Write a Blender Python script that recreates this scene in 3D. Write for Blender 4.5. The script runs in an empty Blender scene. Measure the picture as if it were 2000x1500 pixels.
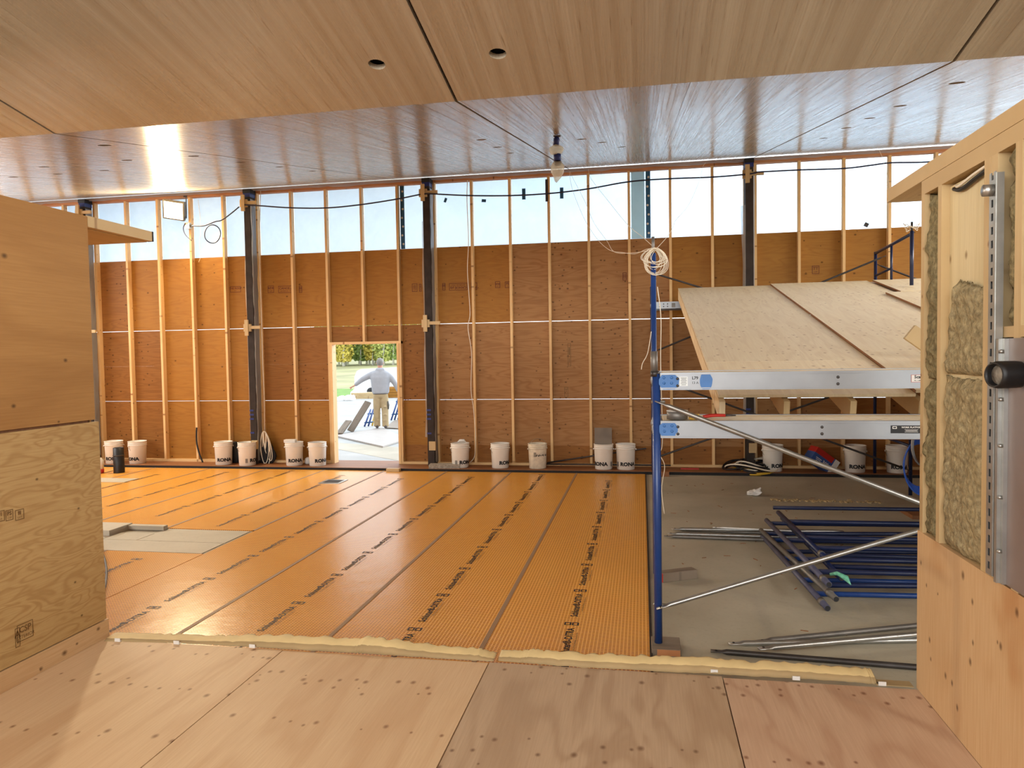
import bpy, bmesh, math, random
from mathutils import Vector, Matrix, noise

random.seed(7)
scene = bpy.context.scene
COL = scene.collection
PI = math.pi

# ------------------------------------------------------------------ camera
EYE = 1.78                                   # metres above the orange floor
F, YAW, PITCH, ROLL = 1410.84, math.radians(10.2305), math.radians(-2.282), math.radians(-0.9242)
_fw = Vector((-math.sin(YAW)*math.cos(PITCH), math.cos(YAW)*math.cos(PITCH), math.sin(PITCH)))
_r = Vector((math.cos(YAW), math.sin(YAW), 0)); _u = _r.cross(_fw)
CR = _r*math.cos(ROLL) + _u*math.sin(ROLL)
CU = -_r*math.sin(ROLL) + _u*math.cos(ROLL)
cam = bpy.data.cameras.new('camera'); cam.sensor_width = 36; cam.lens = 36*F/2000
cam.clip_start = 0.05; cam.clip_end = 400
camo = bpy.data.objects.new('camera', cam); COL.objects.link(camo)
camo.matrix_world = Matrix(((CR.x, CU.x, -_fw.x, 0), (CR.y, CU.y, -_fw.y, 0), (CR.z, CU.z, -_fw.z, EYE), (0, 0, 0, 1)))
scene.camera = camo

def ray(x, y): return _fw + CR*((x-1000)/F) - CU*((y-750)/F)
def at(x, y, Y):                              # survey helper: point of the photo on the vertical plane at depth Y
    d = ray(x, y); return d*(Y/d.y) + Vector((0, 0, EYE))
def on(x, y, z=0.0):                          # survey helper: point of the photo on the level plane at height z
    d = ray(x, y); return d*((z-EYE)/d.z) + Vector((0, 0, EYE))

# ------------------------------------------------------------------ view, world, light
vs = scene.view_settings
vs.view_transform = 'Standard'; vs.look = 'None'; vs.gamma = 1.0; vs.use_curve_mapping = False
vs.exposure = 0.18
SKY = 2.15
world = bpy.data.worlds.new('sky'); scene.world = world; world.use_nodes = True
nt = world.node_tree; nt.nodes.clear()
def N(t, tree=None, **k):
    n = (tree or nt).nodes.new(t)
    for a, b in k.items(): setattr(n, a, b)
    return n
tc = N('ShaderNodeTexCoord'); L = nt.links.new
nrm = N('ShaderNodeVectorMath', operation='NORMALIZE'); L(tc.outputs['Generated'], nrm.inputs[0])
dot = N('ShaderNodeVectorMath', operation='DOT_PRODUCT'); L(nrm.outputs[0], dot.inputs[0])
dot.inputs[1].default_value = Vector((0.40, 1.0, 0.36)).normalized()
mx = N('ShaderNodeMath', operation='MAXIMUM'); L(dot.outputs['Value'], mx.inputs[0]); mx.inputs[1].default_value = 0
pw = N('ShaderNodeMath', operation='POWER'); L(mx.outputs[0], pw.inputs[0]); pw.inputs[1].default_value = 14
cl = N('ShaderNodeTexNoise'); L(nrm.outputs[0], cl.inputs['Vector']); cl.inputs['Scale'].default_value = 3.0; cl.inputs['Detail'].default_value = 5
crp = N('ShaderNodeValToRGB'); L(cl.outputs['Fac'], crp.inputs[0])
crp.color_ramp.elements[0].position = .3; crp.color_ramp.elements[0].color = (.66, .80, .95, 1)
crp.color_ramp.elements[1].position = .7; crp.color_ramp.elements[1].color = (1, 1, 1, 1)
glow = N('ShaderNodeMath', operation='MULTIPLY_ADD'); L(pw.outputs[0], glow.inputs[0]); glow.inputs[1].default_value = 5.0; glow.inputs[2].default_value = 1
bg = N('ShaderNodeBackground'); L(crp.outputs[0], bg.inputs[0])
st = N('ShaderNodeMath', operation='MULTIPLY'); L(glow.outputs[0], st.inputs[0]); st.inputs[1].default_value = SKY; L(st.outputs[0], bg.inputs[1])
wo = N('ShaderNodeOutputWorld'); L(bg.outputs[0], wo.inputs[0])

# added area lamps at the open back and high side openings, brightening the interior
def fill_light(name, loc, rot, w, h, energy, color=(1, .97, .92)):
    a = bpy.data.lights.new(name, 'AREA'); a.shape = 'RECTANGLE'; a.size = w; a.size_y = h; a.energy = energy; a.color = color
    o = bpy.data.objects.new(name, a); COL.objects.link(o); o.location = loc; o.rotation_euler = rot; return o
fill_light('fill_light_back', (-2.3, -4.3, 3.3), (PI/2-.42, 0, 0), 18.0, 2.6, 1050)
fill_light('fill_light_west', (-11.6, 5.0, 3.75), (0, -PI/2+.95, 0), 1.0, 13.0, 760)
fill_light('fill_light_east', (7.0, 5.0, 3.75), (0, PI/2-.95, 0), 1.0, 13.0, 900)

# ------------------------------------------------------------------ materials
def srgb(r, g, b):
    f = lambda c: (c/255/12.92) if c <= 10.3 else ((c/255+.055)/1.055)**2.4
    return (f(r), f(g), f(b), 1)
MATS = {}
def newmat(name):
    m = bpy.data.materials.new(name); m.use_nodes = True; MATS[name] = m
    return m, m.node_tree, m.node_tree.nodes['Principled BSDF']
def mat(name, c, rough=.6, metal=0, spec=.5, var=0, vscale=8, bump=0, bscale=60, emit=None, alpha=None):
    m, t, b = newmat(name); b.inputs['Roughness'].default_value = rough; b.inputs['Metallic'].default_value = metal
    b.inputs['Specular IOR Level'].default_value = spec; b.inputs['Base Color'].default_value = c
    if var or bump:
        co = N('ShaderNodeTexCoord', t)
    if var:
        n = N('ShaderNodeTexNoise', t); n.inputs['Scale'].default_value = vscale; n.inputs['Detail'].default_value = 6
        t.links.new(co.outputs['Object'], n.inputs['Vector'])
        r = N('ShaderNodeValToRGB', t); t.links.new(n.outputs['Fac'], r.inputs[0])
        r.color_ramp.elements[0].position = .3; r.color_ramp.elements[1].position = .7
        r.color_ramp.elements[0].color = tuple(x*(1-var) for x in c[:3])+(1,)
        r.color_ramp.elements[1].color = tuple(min(1, x*(1+var)) for x in c[:3])+(1,)
        t.links.new(r.outputs[0], b.inputs['Base Color'])
    if bump:
        n = N('ShaderNodeTexNoise', t); n.inputs['Scale'].default_value = bscale; n.inputs['Detail'].default_value = 5
        t.links.new(co.outputs['Object'], n.inputs['Vector'])
        bp = N('ShaderNodeBump', t); bp.inputs['Strength'].default_value = bump; bp.inputs['Distance'].default_value = .01
        t.links.new(n.outputs['Fac'], bp.inputs['Height']); t.links.new(bp.outputs[0], b.inputs['Normal'])
    if emit: b.inputs['Emission Color'].default_value = c; b.inputs['Emission Strength'].default_value = emit
    return m
def mixrgb(t, fac, a, b, mode='MIX'):
    n = N('ShaderNodeMix', t, data_type='RGBA', blend_type=mode)
    for s, v in ((n.inputs[0], fac), (n.inputs[6], a), (n.inputs[7], b)):
        if hasattr(v, 'is_linked'): t.links.new(v, s)
        else: s.default_value = v
    return n.outputs[2]
def math_(t, op, a, b=None):
    n = N('ShaderNodeMath', t, operation=op)
    for s, v in zip(n.inputs, (a, b)):
        if v is None: continue
        if hasattr(v, 'is_linked'): t.links.new(v, s)
        else: s.default_value = v
    return n.outputs[0]
def ply_mat(name, light, dark, knots=.35, rough=.55, bands=26, contour=.5, kcol=None, kscale=2.2, stretch=(.9, 5.5), fine=.35, vary=.22, spec=.35, blot=.35, strip=0):
    m, t, b = newmat(name); lk = t.links.new
    co = N('ShaderNodeTexCoord', t); oi = N('ShaderNodeObjectInfo', t)
    off = math_(t, 'MULTIPLY', oi.outputs['Random'], 57.0)
    ad = N('ShaderNodeVectorMath', t, operation='ADD'); lk(co.outputs['Object'], ad.inputs[0]); lk(off, ad.inputs[1])
    def coord(sx, sy, sz=1):
        n = N('ShaderNodeVectorMath', t, operation='MULTIPLY'); lk(ad.outputs[0], n.inputs[0]); n.inputs[1].default_value = (sx, sy, sz); return n.outputs[0]
    def nz(v, sc, det=2, dist=0):
        n = N('ShaderNodeTexNoise', t); lk(v, n.inputs['Vector']); n.inputs['Scale'].default_value = sc; n.inputs['Detail'].default_value = det
        n.inputs['Distortion'].default_value = dist; return n.outputs['Fac']
    n1 = nz(coord(stretch[0], stretch[1]), 1.0, 2, .6)
    s = math_(t, 'SINE', math_(t, 'MULTIPLY', n1, bands*2.2))
    s = math_(t, 'MULTIPLY_ADD', s, .5); t.nodes[-1].inputs[2].default_value = .5
    s = math_(t, 'POWER', s, 2.2)
    fn = nz(coord(5, 110), 1.0, 4); bl = nz(coord(.8, 1.6), 1.3, 3)
    c = mixrgb(t, math_(t, 'MULTIPLY', s, contour), light, dark)
    r = N('ShaderNodeMapRange', t); lk(fn, r.inputs[0]); r.inputs[1].default_value = .3; r.inputs[2].default_value = .7
    c = mixrgb(t, math_(t, 'MULTIPLY', r.outputs[0], fine), c, dark)
    r2 = N('ShaderNodeMapRange', t); lk(bl, r2.inputs[0]); r2.inputs[1].default_value = .35; r2.inputs[2].default_value = .7
    c = mixrgb(t, math_(t, 'MULTIPLY', r2.outputs[0], blot), c, mixrgb(t, .5, light, dark))
    if knots > 0:
        v = N('ShaderNodeTexVoronoi', t, voronoi_dimensions='2D'); lk(coord(1.0, 1.35, .01), v.inputs['Vector']); v.inputs['Scale'].default_value = kscale
        sep = N('ShaderNodeSeparateColor', t); lk(v.outputs['Color'], sep.inputs[0])
        hit = math_(t, 'LESS_THAN', sep.outputs[0], knots)
        if strip:
            sx_ = N('ShaderNodeSeparateXYZ', t); lk(v.outputs['Position'], sx_.inputs[0])
            n1d = N('ShaderNodeTexNoise', t, noise_dimensions='1D'); lk(sx_.outputs[0], n1d.inputs['W']); n1d.inputs['Scale'].default_value = .45*1.6 if False else 2.2; n1d.inputs['Detail'].default_value = 0
            hit = math_(t, 'MULTIPLY', hit, math_(t, 'GREATER_THAN', n1d.outputs['Fac'], strip))
        rad = math_(t, 'MULTIPLY_ADD', sep.outputs[1], .016*kscale); t.nodes[-1].inputs[2].default_value = .010*kscale
        k = N('ShaderNodeMapRange', t); lk(math_(t, 'DIVIDE', v.outputs['Distance'], rad), k.inputs[0])
        k.inputs[1].default_value = .25; k.inputs[2].default_value = 1.0; k.inputs[3].default_value = 1; k.inputs[4].default_value = 0
        c = mixrgb(t, math_(t, 'MULTIPLY', math_(t, 'MULTIPLY', k.outputs[0], hit), .8), c, kcol or tuple(x*.22 for x in dark[:3])+(1,))
    hs = N('ShaderNodeHueSaturation', t); lk(c, hs.inputs['Color'])
    vv = N('ShaderNodeMapRange', t); lk(oi.outputs['Random'], vv.inputs[0]); vv.inputs[3].default_value = 1-vary; vv.inputs[4].default_value = 1+vary*.6
    lk(vv.outputs[0], hs.inputs['Value']); lk(hs.outputs[0], b.inputs['Base Color'])
    b.inputs['Roughness'].default_value = rough; b.inputs['Specular IOR Level'].default_value = spec
    bp = N('ShaderNodeBump', t); bp.inputs['Strength'].default_value = .12; bp.inputs['Distance'].default_value = .004
    lk(fn, bp.inputs['Height']); lk(bp.outputs[0], b.inputs['Normal'])
    return m

ply_mat('ply_yellow', srgb(168, 118, 50), srgb(132, 84, 30), .30, vary=.10, kscale=4, contour=.3, spec=.2)
ply_mat('ply_rust', srgb(152, 102, 48), srgb(116, 72, 30), .75, kscale=7, strip=.50, vary=.10, contour=.4, spec=.2)
ply_mat('ply_pink', srgb(174, 130, 82), srgb(136, 90, 48), .75, kscale=7, strip=.50, vary=.08, contour=.5, spec=.2)
ply_mat('ply_box', srgb(178, 134, 78), srgb(142, 98, 50), .30, vary=.05, bands=8, contour=.34, spec=.25, kscale=3.2, stretch=(.8, 3.0))
ply_mat('ply_box_low', srgb(194, 164, 112), srgb(156, 118, 68), .25, vary=.03, bands=26, contour=.55, spec=.25, kscale=3.6, stretch=(2.2, 9))
ply_mat('ply_right', srgb(216, 184, 140), srgb(176, 118, 62), .10, vary=.03, bands=4.5, contour=.8, kscale=12, blot=.3, stretch=(1.4, 2.6), fine=.3)
ply_mat('ply_floor', srgb(226, 196, 156), srgb(196, 152, 110), .7, vary=.05, bands=9, contour=.42, strip=.54, kscale=9, kcol=srgb(130, 84, 50), stretch=(.7, 4.5))
ply_mat('ply_floor_grey', srgb(200, 174, 144), srgb(162, 132, 102), .7, vary=.04, bands=16, contour=.5, strip=.52, kscale=8, kcol=srgb(110, 78, 54), stretch=(.8, 3))
ply_mat('ply_floor_rose', srgb(210, 180, 152), srgb(174, 134, 106), .7, vary=.04, bands=14, contour=.5, strip=.54, kscale=9, kcol=srgb(120, 76, 52), stretch=(.8, 3))
ply_mat('ply_deck', srgb(240, 222, 184), srgb(214, 186, 144), .6, vary=.04, bands=14, contour=.35, kscale=9, strip=.5, kcol=srgb(172, 134, 94))
ply_mat('ply_out', srgb(184, 178, 172), srgb(164, 157, 150), .2, vary=.05)
ply_mat('stud', srgb(232, 196, 140), srgb(206, 160, 100), .5, kscale=6, vary=.12, bands=8, contour=.3, stretch=(.6, 14), kcol=srgb(130, 80, 40))
ply_mat('stud_red', srgb(196, 138, 92), srgb(160, 98, 58), .4, kscale=6, vary=.1, bands=8, contour=.3, stretch=(.6, 14))
ply_mat('lumber', srgb(204, 178, 132), srgb(176, 144, 98), .4, kscale=5, vary=.06, bands=9, contour=.35, stretch=(.7, 12), kcol=srgb(120, 78, 40))
ply_mat('lumber_white', srgb(222, 206, 164), srgb(186, 164, 116), .35, kscale=5, vary=.04, bands=9, contour=.3, stretch=(.8, 9), kcol=srgb(130, 100, 60))
ply_mat('lumber_grey', srgb(136, 122, 106), srgb(96, 84, 70), .3, kscale=6, vary=.1, bands=14, contour=.5, stretch=(.7, 12))
ply_mat('lumber_dark', srgb(150, 100, 60), srgb(100, 60, 34), .3, kscale=5, vary=.08, bands=9, contour=.4, stretch=(.7, 12))
def ceiling_mat():
    m, t, b = newmat('ceiling_veneer'); lk = t.links.new
    co = N('ShaderNodeTexCoord', t); oi = N('ShaderNodeObjectInfo', t)
    ad = N('ShaderNodeVectorMath', t, operation='ADD'); lk(co.outputs['Object'], ad.inputs[0]); lk(math_(t, 'MULTIPLY', oi.outputs['Random'], 31.0), ad.inputs[1])
    def nz(sx, sy, det):
        n = N('ShaderNodeVectorMath', t, operation='MULTIPLY'); lk(ad.outputs[0], n.inputs[0]); n.inputs[1].default_value = (sx, sy, 1)
        q = N('ShaderNodeTexNoise', t); lk(n.outputs[0], q.inputs['Vector']); q.inputs['Scale'].default_value = 1; q.inputs['Detail'].default_value = det; return q.outputs['Fac']
    a, f, k = nz(.28, 14, 4), nz(.8, 110, 2), nz(3.5, 60, 2)
    def rng(x, lo, hi):
        r = N('ShaderNodeMapRange', t); lk(x, r.inputs[0]); r.inputs[1].default_value = lo; r.inputs[2].default_value = hi; return r.outputs[0]
    c = mixrgb(t, rng(a, .35, .65), srgb(178, 168, 150), srgb(158, 144, 124))
    c = mixrgb(t, math_(t, 'MULTIPLY', rng(f, .35, .65), .35), c, srgb(140, 120, 96))
    c = mixrgb(t, math_(t, 'MULTIPLY', rng(k, .66, .74), .6), c, srgb(116, 94, 72))
    lk(c, b.inputs['Base Color']); b.inputs['Specular IOR Level'].default_value = 1.0
    rr = N('ShaderNodeMapRange', t); lk(f, rr.inputs[0]); rr.inputs[1].default_value = .3; rr.inputs[2].default_value = .7; rr.inputs[3].default_value = .19; rr.inputs[4].default_value = .30
    lk(rr.outputs[0], b.inputs['Roughness'])
    bp = N('ShaderNodeBump', t); bp.inputs['Strength'].default_value = .015; bp.inputs['Distance'].default_value = .001; lk(f, bp.inputs['Height']); lk(bp.outputs[0], b.inputs['Normal'])
ceiling_mat()
def membrane_mat():
    m, t, b = newmat('membrane'); lk = t.links.new
    co = N('ShaderNodeTexCoord', t); sp = N('ShaderNodeSeparateXYZ', t); lk(co.outputs['Object'], sp.inputs[0])
    P = 1/.0227
    def tri(o, w):
        x = math_(t, 'FRACT', math_(t, 'MULTIPLY', o, P)); x = math_(t, 'ABSOLUTE', math_(t, 'SUBTRACT', x, .5))
        r = N('ShaderNodeMapRange', t); lk(x, r.inputs[0]); r.inputs[1].default_value = w; r.inputs[2].default_value = w+.08; return r.outputs[0]
    gx, gy = tri(sp.outputs[0], .30), tri(sp.outputs[1], .24)      # 1 on the ribs
    rib = math_(t, 'MAXIMUM', gx, gy)
    n = N('ShaderNodeTexNoise', t); lk(co.outputs['Object'], n.inputs['Vector']); n.inputs['Scale'].default_value = 2.2; n.inputs['Detail'].default_value = 4
    base = mixrgb(t, n.outputs['Fac'], srgb(250, 190, 78), srgb(244, 172, 58))
    c = mixrgb(t, rib, srgb(186, 114, 46), base)
    c = mixrgb(t, math_(t, 'MULTIPLY', gx, .25), c, srgb(250, 192, 122))
    lk(c, b.inputs['Base Color']); b.inputs['Roughness'].default_value = .27; b.inputs['Specular IOR Level'].default_value = .6
    n2 = N('ShaderNodeTexNoise', t); lk(co.outputs['Object'], n2.inputs['Vector']); n2.inputs['Scale'].default_value = 5; n2.inputs['Detail'].default_value = 3
    hgt = math_(t, 'ADD', math_(t, 'MULTIPLY', rib, .35), math_(t, 'MULTIPLY', n2.outputs['Fac'], 1.0))
    bp = N('ShaderNodeBump', t); bp.inputs['Strength'].default_value = .5; bp.inputs['Distance'].default_value = .006; lk(hgt, bp.inputs['Height']); lk(bp.outputs[0], b.inputs['Normal'])
membrane_mat()
def concrete_mat(name, c1, c2):
    m, t, b = newmat(name); lk = t.links.new; co = N('ShaderNodeTexCoord', t)
    n = N('ShaderNodeTexNoise', t); lk(co.outputs['Object'], n.inputs['Vector']); n.inputs['Scale'].default_value = 1.1; n.inputs['Detail'].default_value = 9; n.inputs['Distortion'].default_value = .5
    n2 = N('ShaderNodeTexNoise', t); lk(co.outputs['Object'], n2.inputs['Vector']); n2.inputs['Scale'].default_value = 28; n2.inputs['Detail'].default_value = 4
    r = N('ShaderNodeMapRange', t); lk(n.outputs['Fac'], r.inputs[0]); r.inputs[1].default_value = .3; r.inputs[2].default_value = .7
    c = mixrgb(t, r.outputs[0], c1, c2)
    r2 = N('ShaderNodeMapRange', t); lk(n2.outputs['Fac'], r2.inputs[0]); r2.inputs[1].default_value = .55; r2.inputs[2].default_value = .8
    c = mixrgb(t, math_(t, 'MULTIPLY', r2.outputs[0], .25), c, tuple(x*.55 for x in c1[:3])+(1,))
    lk(c, b.inputs['Base Color']); b.inputs['Roughness'].default_value = .6
    bp = N('ShaderNodeBump', t); bp.inputs['Strength'].default_value = .2; bp.inputs['Distance'].default_value = .006; lk(n2.outputs['Fac'], bp.inputs['Height']); lk(bp.outputs[0], b.inputs['Normal'])
concrete_mat('concrete', srgb(156, 148, 128), srgb(184, 176, 156))
concrete_mat('concrete_pale', srgb(172, 163, 143), srgb(196, 188, 170))
concrete_mat('sand', srgb(146, 149, 148), srgb(174, 174, 170))
def film_mat(name, tint, trans, diff, rough=.3):
    m, t, b = newmat(name); lk = t.links.new; o = t.nodes['Material Output']
    tr = N('ShaderNodeBsdfTransparent', t); tr.inputs[0].default_value = tint
    tl = N('ShaderNodeBsdfTranslucent', t); tl.inputs[0].default_value = diff
    b.inputs['Base Color'].default_value = diff; b.inputs['Roughness'].default_value = rough
    m1 = N('ShaderNodeMixShader', t); m1.inputs[0].default_value = .5; lk(tl.outputs[0], m1.inputs[1]); lk(b.outputs[0], m1.inputs[2])
    m2 = N('ShaderNodeMixShader', t); m2.inputs[0].default_value = trans; lk(m1.outputs[0], m2.inputs[1]); lk(tr.outputs[0], m2.inputs[2])
    co = N('ShaderNodeTexCoord', t); n = N('ShaderNodeTexNoise', t); lk(co.outputs['Object'], n.inputs['Vector']); n.inputs['Scale'].default_value = 3; n.inputs['Detail'].default_value = 5
    r = N('ShaderNodeMapRange', t); lk(n.outputs['Fac'], r.inputs[0]); r.inputs[1].default_value = .3; r.inputs[2].default_value = .7; r.inputs[3].default_value = max(0, trans-.05); r.inputs[4].default_value = min(1, trans+.05)
    lk(r.outputs[0], m2.inputs[0]); lk(m2.outputs[0], o.inputs[0])
film_mat('pane_film', (.64, .72, .78, 1), .58, (.80, .86, .90, 1))
film_mat('poly_wrap', (.9, .9, .9, 1), .40, (.70, .68, .64, 1), .2)
film_mat('bulb_glass', (.9, .88, .8, 1), .5, (.85, .82, .72, 1), .1)
mat('steel_dark', srgb(54, 45, 39), .7, 0, spec=.25, var=.25)
mat('black', srgb(18, 17, 18), .5)
mat('black_soft', srgb(22, 21, 22), .8)
mat('tape_blue', srgb(28, 44, 112), .5)
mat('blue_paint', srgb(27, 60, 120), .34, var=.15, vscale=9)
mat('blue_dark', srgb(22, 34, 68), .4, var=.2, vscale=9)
mat('blue_panel', srgb(40, 96, 140), .5)
mat('navy_cable', srgb(34, 30, 52), .5)
mat('galv', srgb(172, 172, 168), .36, .85, var=.12, vscale=14)
mat('galv_dull', srgb(122, 118, 112), .5, .6, var=.2, vscale=10)
mat('galv_blue', srgb(82, 82, 102), .5, .2, var=.25, vscale=10)
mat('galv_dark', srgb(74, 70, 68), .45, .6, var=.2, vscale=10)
mat('aluminium', srgb(150, 153, 156), .42, .75, var=.06, vscale=6)
mat('sticker_blue', srgb(66, 118, 182), .5, var=.1)
mat('paper_white', srgb(226, 224, 218), .6)
mat('ink_black', srgb(20, 20, 22), .6)
mat('ink_red', srgb(96, 40, 18), .7)
mat('ink_grey', srgb(118, 88, 48), .7)
mat('tape_green', srgb(104, 176, 146), .4, var=.3, vscale=60)
mat('bucket', srgb(226, 220, 208), .42, var=.04, vscale=5)
mat('bucket_dirty', srgb(214, 202, 178), .55, var=.14, vscale=16)
mat('grey_fill', srgb(120, 116, 108), .8, var=.2)
mat('wire', srgb(150, 140, 120), .4, .6)
mat('cord_white', srgb(232, 222, 200), .6)
mat('wool', srgb(160, 146, 112), .95, spec=.1, var=.38, vscale=42, bump=1, bscale=85)
mat('wool_dark', srgb(132, 120, 88), .95, spec=.1, var=.42, vscale=42, bump=1, bscale=85)
mat('sheet_metal', srgb(146, 134, 130), .35, .55, var=.15, vscale=3)
mat('paper_tan', srgb(232, 208, 152), .7, var=.10, vscale=7, bump=.2, bscale=14)
mat('paper_face', srgb(172, 148, 106), .75, var=.10, vscale=7)
mat('red', srgb(176, 34, 24), .5)
mat('yellow', srgb(200, 160, 40), .5)
mat('seam_tan', srgb(156, 124, 90), .6)
mat('rubber_grey', srgb(96, 92, 84), .8)
mat('lamp_on', (1, .90, .72, 1), .5, emit=9)
mat('lamp_body', srgb(112, 110, 102), .5)
mat('hoodie', srgb(168, 170, 176), .9, var=.07, vscale=7)
mat('khaki', srgb(176, 156, 120), .9, var=.10, vscale=9)
mat('skin', srgb(206, 150, 124), .6)
mat('hair_grey', srgb(136, 132, 126), .8, var=.3, vscale=60)
mat('shoe', srgb(92, 84, 80), .7)
mat('bark', srgb(226, 222, 210), .8, var=.15, vscale=4)
for i, c in enumerate(((150, 172, 96), (182, 188, 104), (212, 196, 92))): mat('leaf%d' % i, srgb(*c), .7, var=.15, vscale=.6)
mat('grass', srgb(158, 156, 112), .95, var=.22, vscale=.35)
mat('grass_green', srgb(110, 146, 66), .95, var=.2, vscale=2)
mat('white_paint', srgb(236, 236, 234), .45)
mat('glass_dark', srgb(70, 80, 84), .2)
mat('box_blue', srgb(50, 80, 140), .6)
mat('stone', srgb(150, 142, 128), .9, var=.35, vscale=40, bump=.5)
mat('cable_blue', srgb(52, 100, 200), .45)

# ------------------------------------------------------------------ builders
W = {}
MESH = {}
def world_of(o): return W.get(o.name, Matrix())
def link(o, parent=None, M=None):
    M = M or Matrix(); COL.objects.link(o); W[o.name] = M
    if parent is not None:
        o.parent = parent; o.matrix_basis = world_of(parent).inverted() @ M
    else: o.matrix_basis = M
    return o
def tag(o, label=None, cat=None, group=None, kind=None):
    if label: o['label'] = label
    if cat: o['category'] = cat
    if group: o['group'] = group
    if kind: o['kind'] = kind
    return o
def thing(name, loc, label, cat, group=None, rz=0, kind=None):
    o = bpy.data.objects.new(name, None); o.empty_display_size = .1
    link(o, None, Matrix.Translation(Vector(loc)) @ Matrix.Rotation(rz, 4, 'Z'))
    return tag(o, label, cat, group, kind)
def mk(name, verts, faces, m, parent=None, M=None, smooth=False):
    me = bpy.data.meshes.new(name); me.from_pydata([tuple(v) for v in verts], [], faces); me.update()
    ms = m if isinstance(m, (list, tuple)) else [m]
    for x in ms: me.materials.append(MATS[x])
    if smooth: me.polygons.foreach_set('use_smooth', [True]*len(me.polygons))
    return link(bpy.data.objects.new(name, me), parent, M)
BF = [(0, 3, 2, 1), (4, 5, 6, 7), (0, 1, 5, 4), (1, 2, 6, 5), (2, 3, 7, 6), (3, 0, 4, 7)]
def box_mesh(sx, sy, sz, m, bev=0):
    k = (round(sx, 4), round(sy, 4), round(sz, 4), m, bev)
    if k in MESH: return MESH[k]
    me = bpy.data.meshes.new('board'); bm = bmesh.new()
    bmesh.ops.create_cube(bm, size=1); bmesh.ops.scale(bm, vec=(sx, sy, sz), verts=bm.verts)
    if bev: bmesh.ops.bevel(bm, geom=bm.edges[:], offset=bev, segments=1, affect='EDGES')
    bm.to_mesh(me); bm.free(); me.materials.append(MATS[m]); MESH[k] = me
    return me
def box(name, lo, hi, m, parent=None, axis=0, bev=0):
    """axis aligned box; grain runs along `axis`"""
    lo, hi = Vector(lo), Vector(hi); c = (lo+hi)/2; s = hi-lo
    R = {0: Matrix(), 1: Matrix.Rotation(PI/2, 4, 'Z'), 2: Matrix.Rotation(-PI/2, 4, 'Y')}[axis]
    d = {0: (s.x, s.y, s.z), 1: (s.y, s.x, s.z), 2: (s.z, s.y, s.x)}[axis]
    return link(bpy.data.objects.new(name, box_mesh(*d, m, bev)), parent, Matrix.Translation(c) @ R)
def sheet_x(name, x, y0, y1, z0, z1, t, m, parent):      # sheet in a plane X = const (thickness towards +X), grain along Y
    M = Matrix.Translation((x+t/2, (y0+y1)/2, (z0+z1)/2)) @ Matrix(((0, 0, 1, 0), (1, 0, 0, 0), (0, 1, 0, 0), (0, 0, 0, 1)))
    return link(bpy.data.objects.new(name, box_mesh(y1-y0, z1-z0, t, m)), parent, M)
def sheet_xv(name, x, y0, y1, z0, z1, t, m, parent):     # the same with the grain upright
    M = Matrix.Translation((x+t/2, (y0+y1)/2, (z0+z1)/2)) @ Matrix(((0, 0, -1, 0), (0, 1, 0, 0), (1, 0, 0, 0), (0, 0, 0, 1)))
    return link(bpy.data.objects.new(name, box_mesh(z1-z0, y1-y0, t, m)), parent, M)
def sheet_y(name, y, x0, x1, z0, z1, t, m, parent):      # sheet in a plane Y = const (thickness towards +Y), grain along X
    M = Matrix.Translation(((x0+x1)/2, y+t/2, (z0+z1)/2)) @ Matrix.Rotation(PI/2, 4, 'X')
    return link(bpy.data.objects.new(name, box_mesh(x1-x0, z1-z0, t, m)), parent, M)
def board(name, p0, p1, w, t, m, parent=None, up=(0, 0, 1), bev=0):
    """board from p0 to p1 (grain along it); t measured along `up`, w across"""
    p0, p1 = Vector(p0), Vector(p1); x = (p1-p0).normalized(); u = Vector(up)
    y = u.cross(x).normalized(); z = x.cross(y)
    M = Matrix(((x.x, y.x, z.x, 0), (x.y, y.y, z.y, 0), (x.z, y.z, z.z, 0), (0, 0, 0, 1)))
    return link(bpy.data.objects.new(name, box_mesh((p1-p0).length, w, t, m, bev)), parent, Matrix.Translation((p0+p1)/2) @ M)
def sweep(pts, radii, seg=10, closed=False, flat=None):
    pts = [Vector(p) for p in pts]; n = len(pts)
    if not hasattr(radii, '__len__'): radii = [radii]*n
    V, Fc = [], []; prev = None
    for i, p in enumerate(pts):
        a = pts[(i-1) % n] if (closed or i > 0) else p; b = pts[(i+1) % n] if (closed or i < n-1) else p
        t = (b-a).normalized()
        if prev is None:
            q = Vector((0, 0, 1)) if abs(t.z) < .9 else Vector((0, -1, 0)); u = t.cross(q).normalized()
        else:
            u = (prev - t*prev.dot(t)); u = u.normalized() if u.length > 1e-6 else t.orthogonal().normalized()
        prev = u; v = t.cross(u); r = radii[i]; ru, rv = r if hasattr(r, '__len__') else (r, r)
        for k in range(seg):
            an = 2*PI*k/seg; V.append(p + u*(math.cos(an)*ru) + v*(math.sin(an)*rv))
    m = n if closed else n-1
    for i in range(m):
        for k in range(seg):
            a, b = i*seg+k, i*seg+(k+1) % seg; c, d = ((i+1) % n)*seg+(k+1) % seg, ((i+1) % n)*seg+k
            Fc.append((a, b, c, d))
    if not closed: Fc.append(tuple(range(seg-1, -1, -1))); Fc.append(tuple((n-1)*seg+k for k in range(seg)))
    return V, Fc
def tube(name, pts, r, m, parent=None, seg=10, closed=False, smooth=True):
    V, Fc = sweep(pts, r, seg, closed)
    base = Vector(pts[0]) if parent is None else Vector((0, 0, 0))
    return mk(name, [v-base for v in V], Fc, m, parent, Matrix.Translation(base), smooth)
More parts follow.
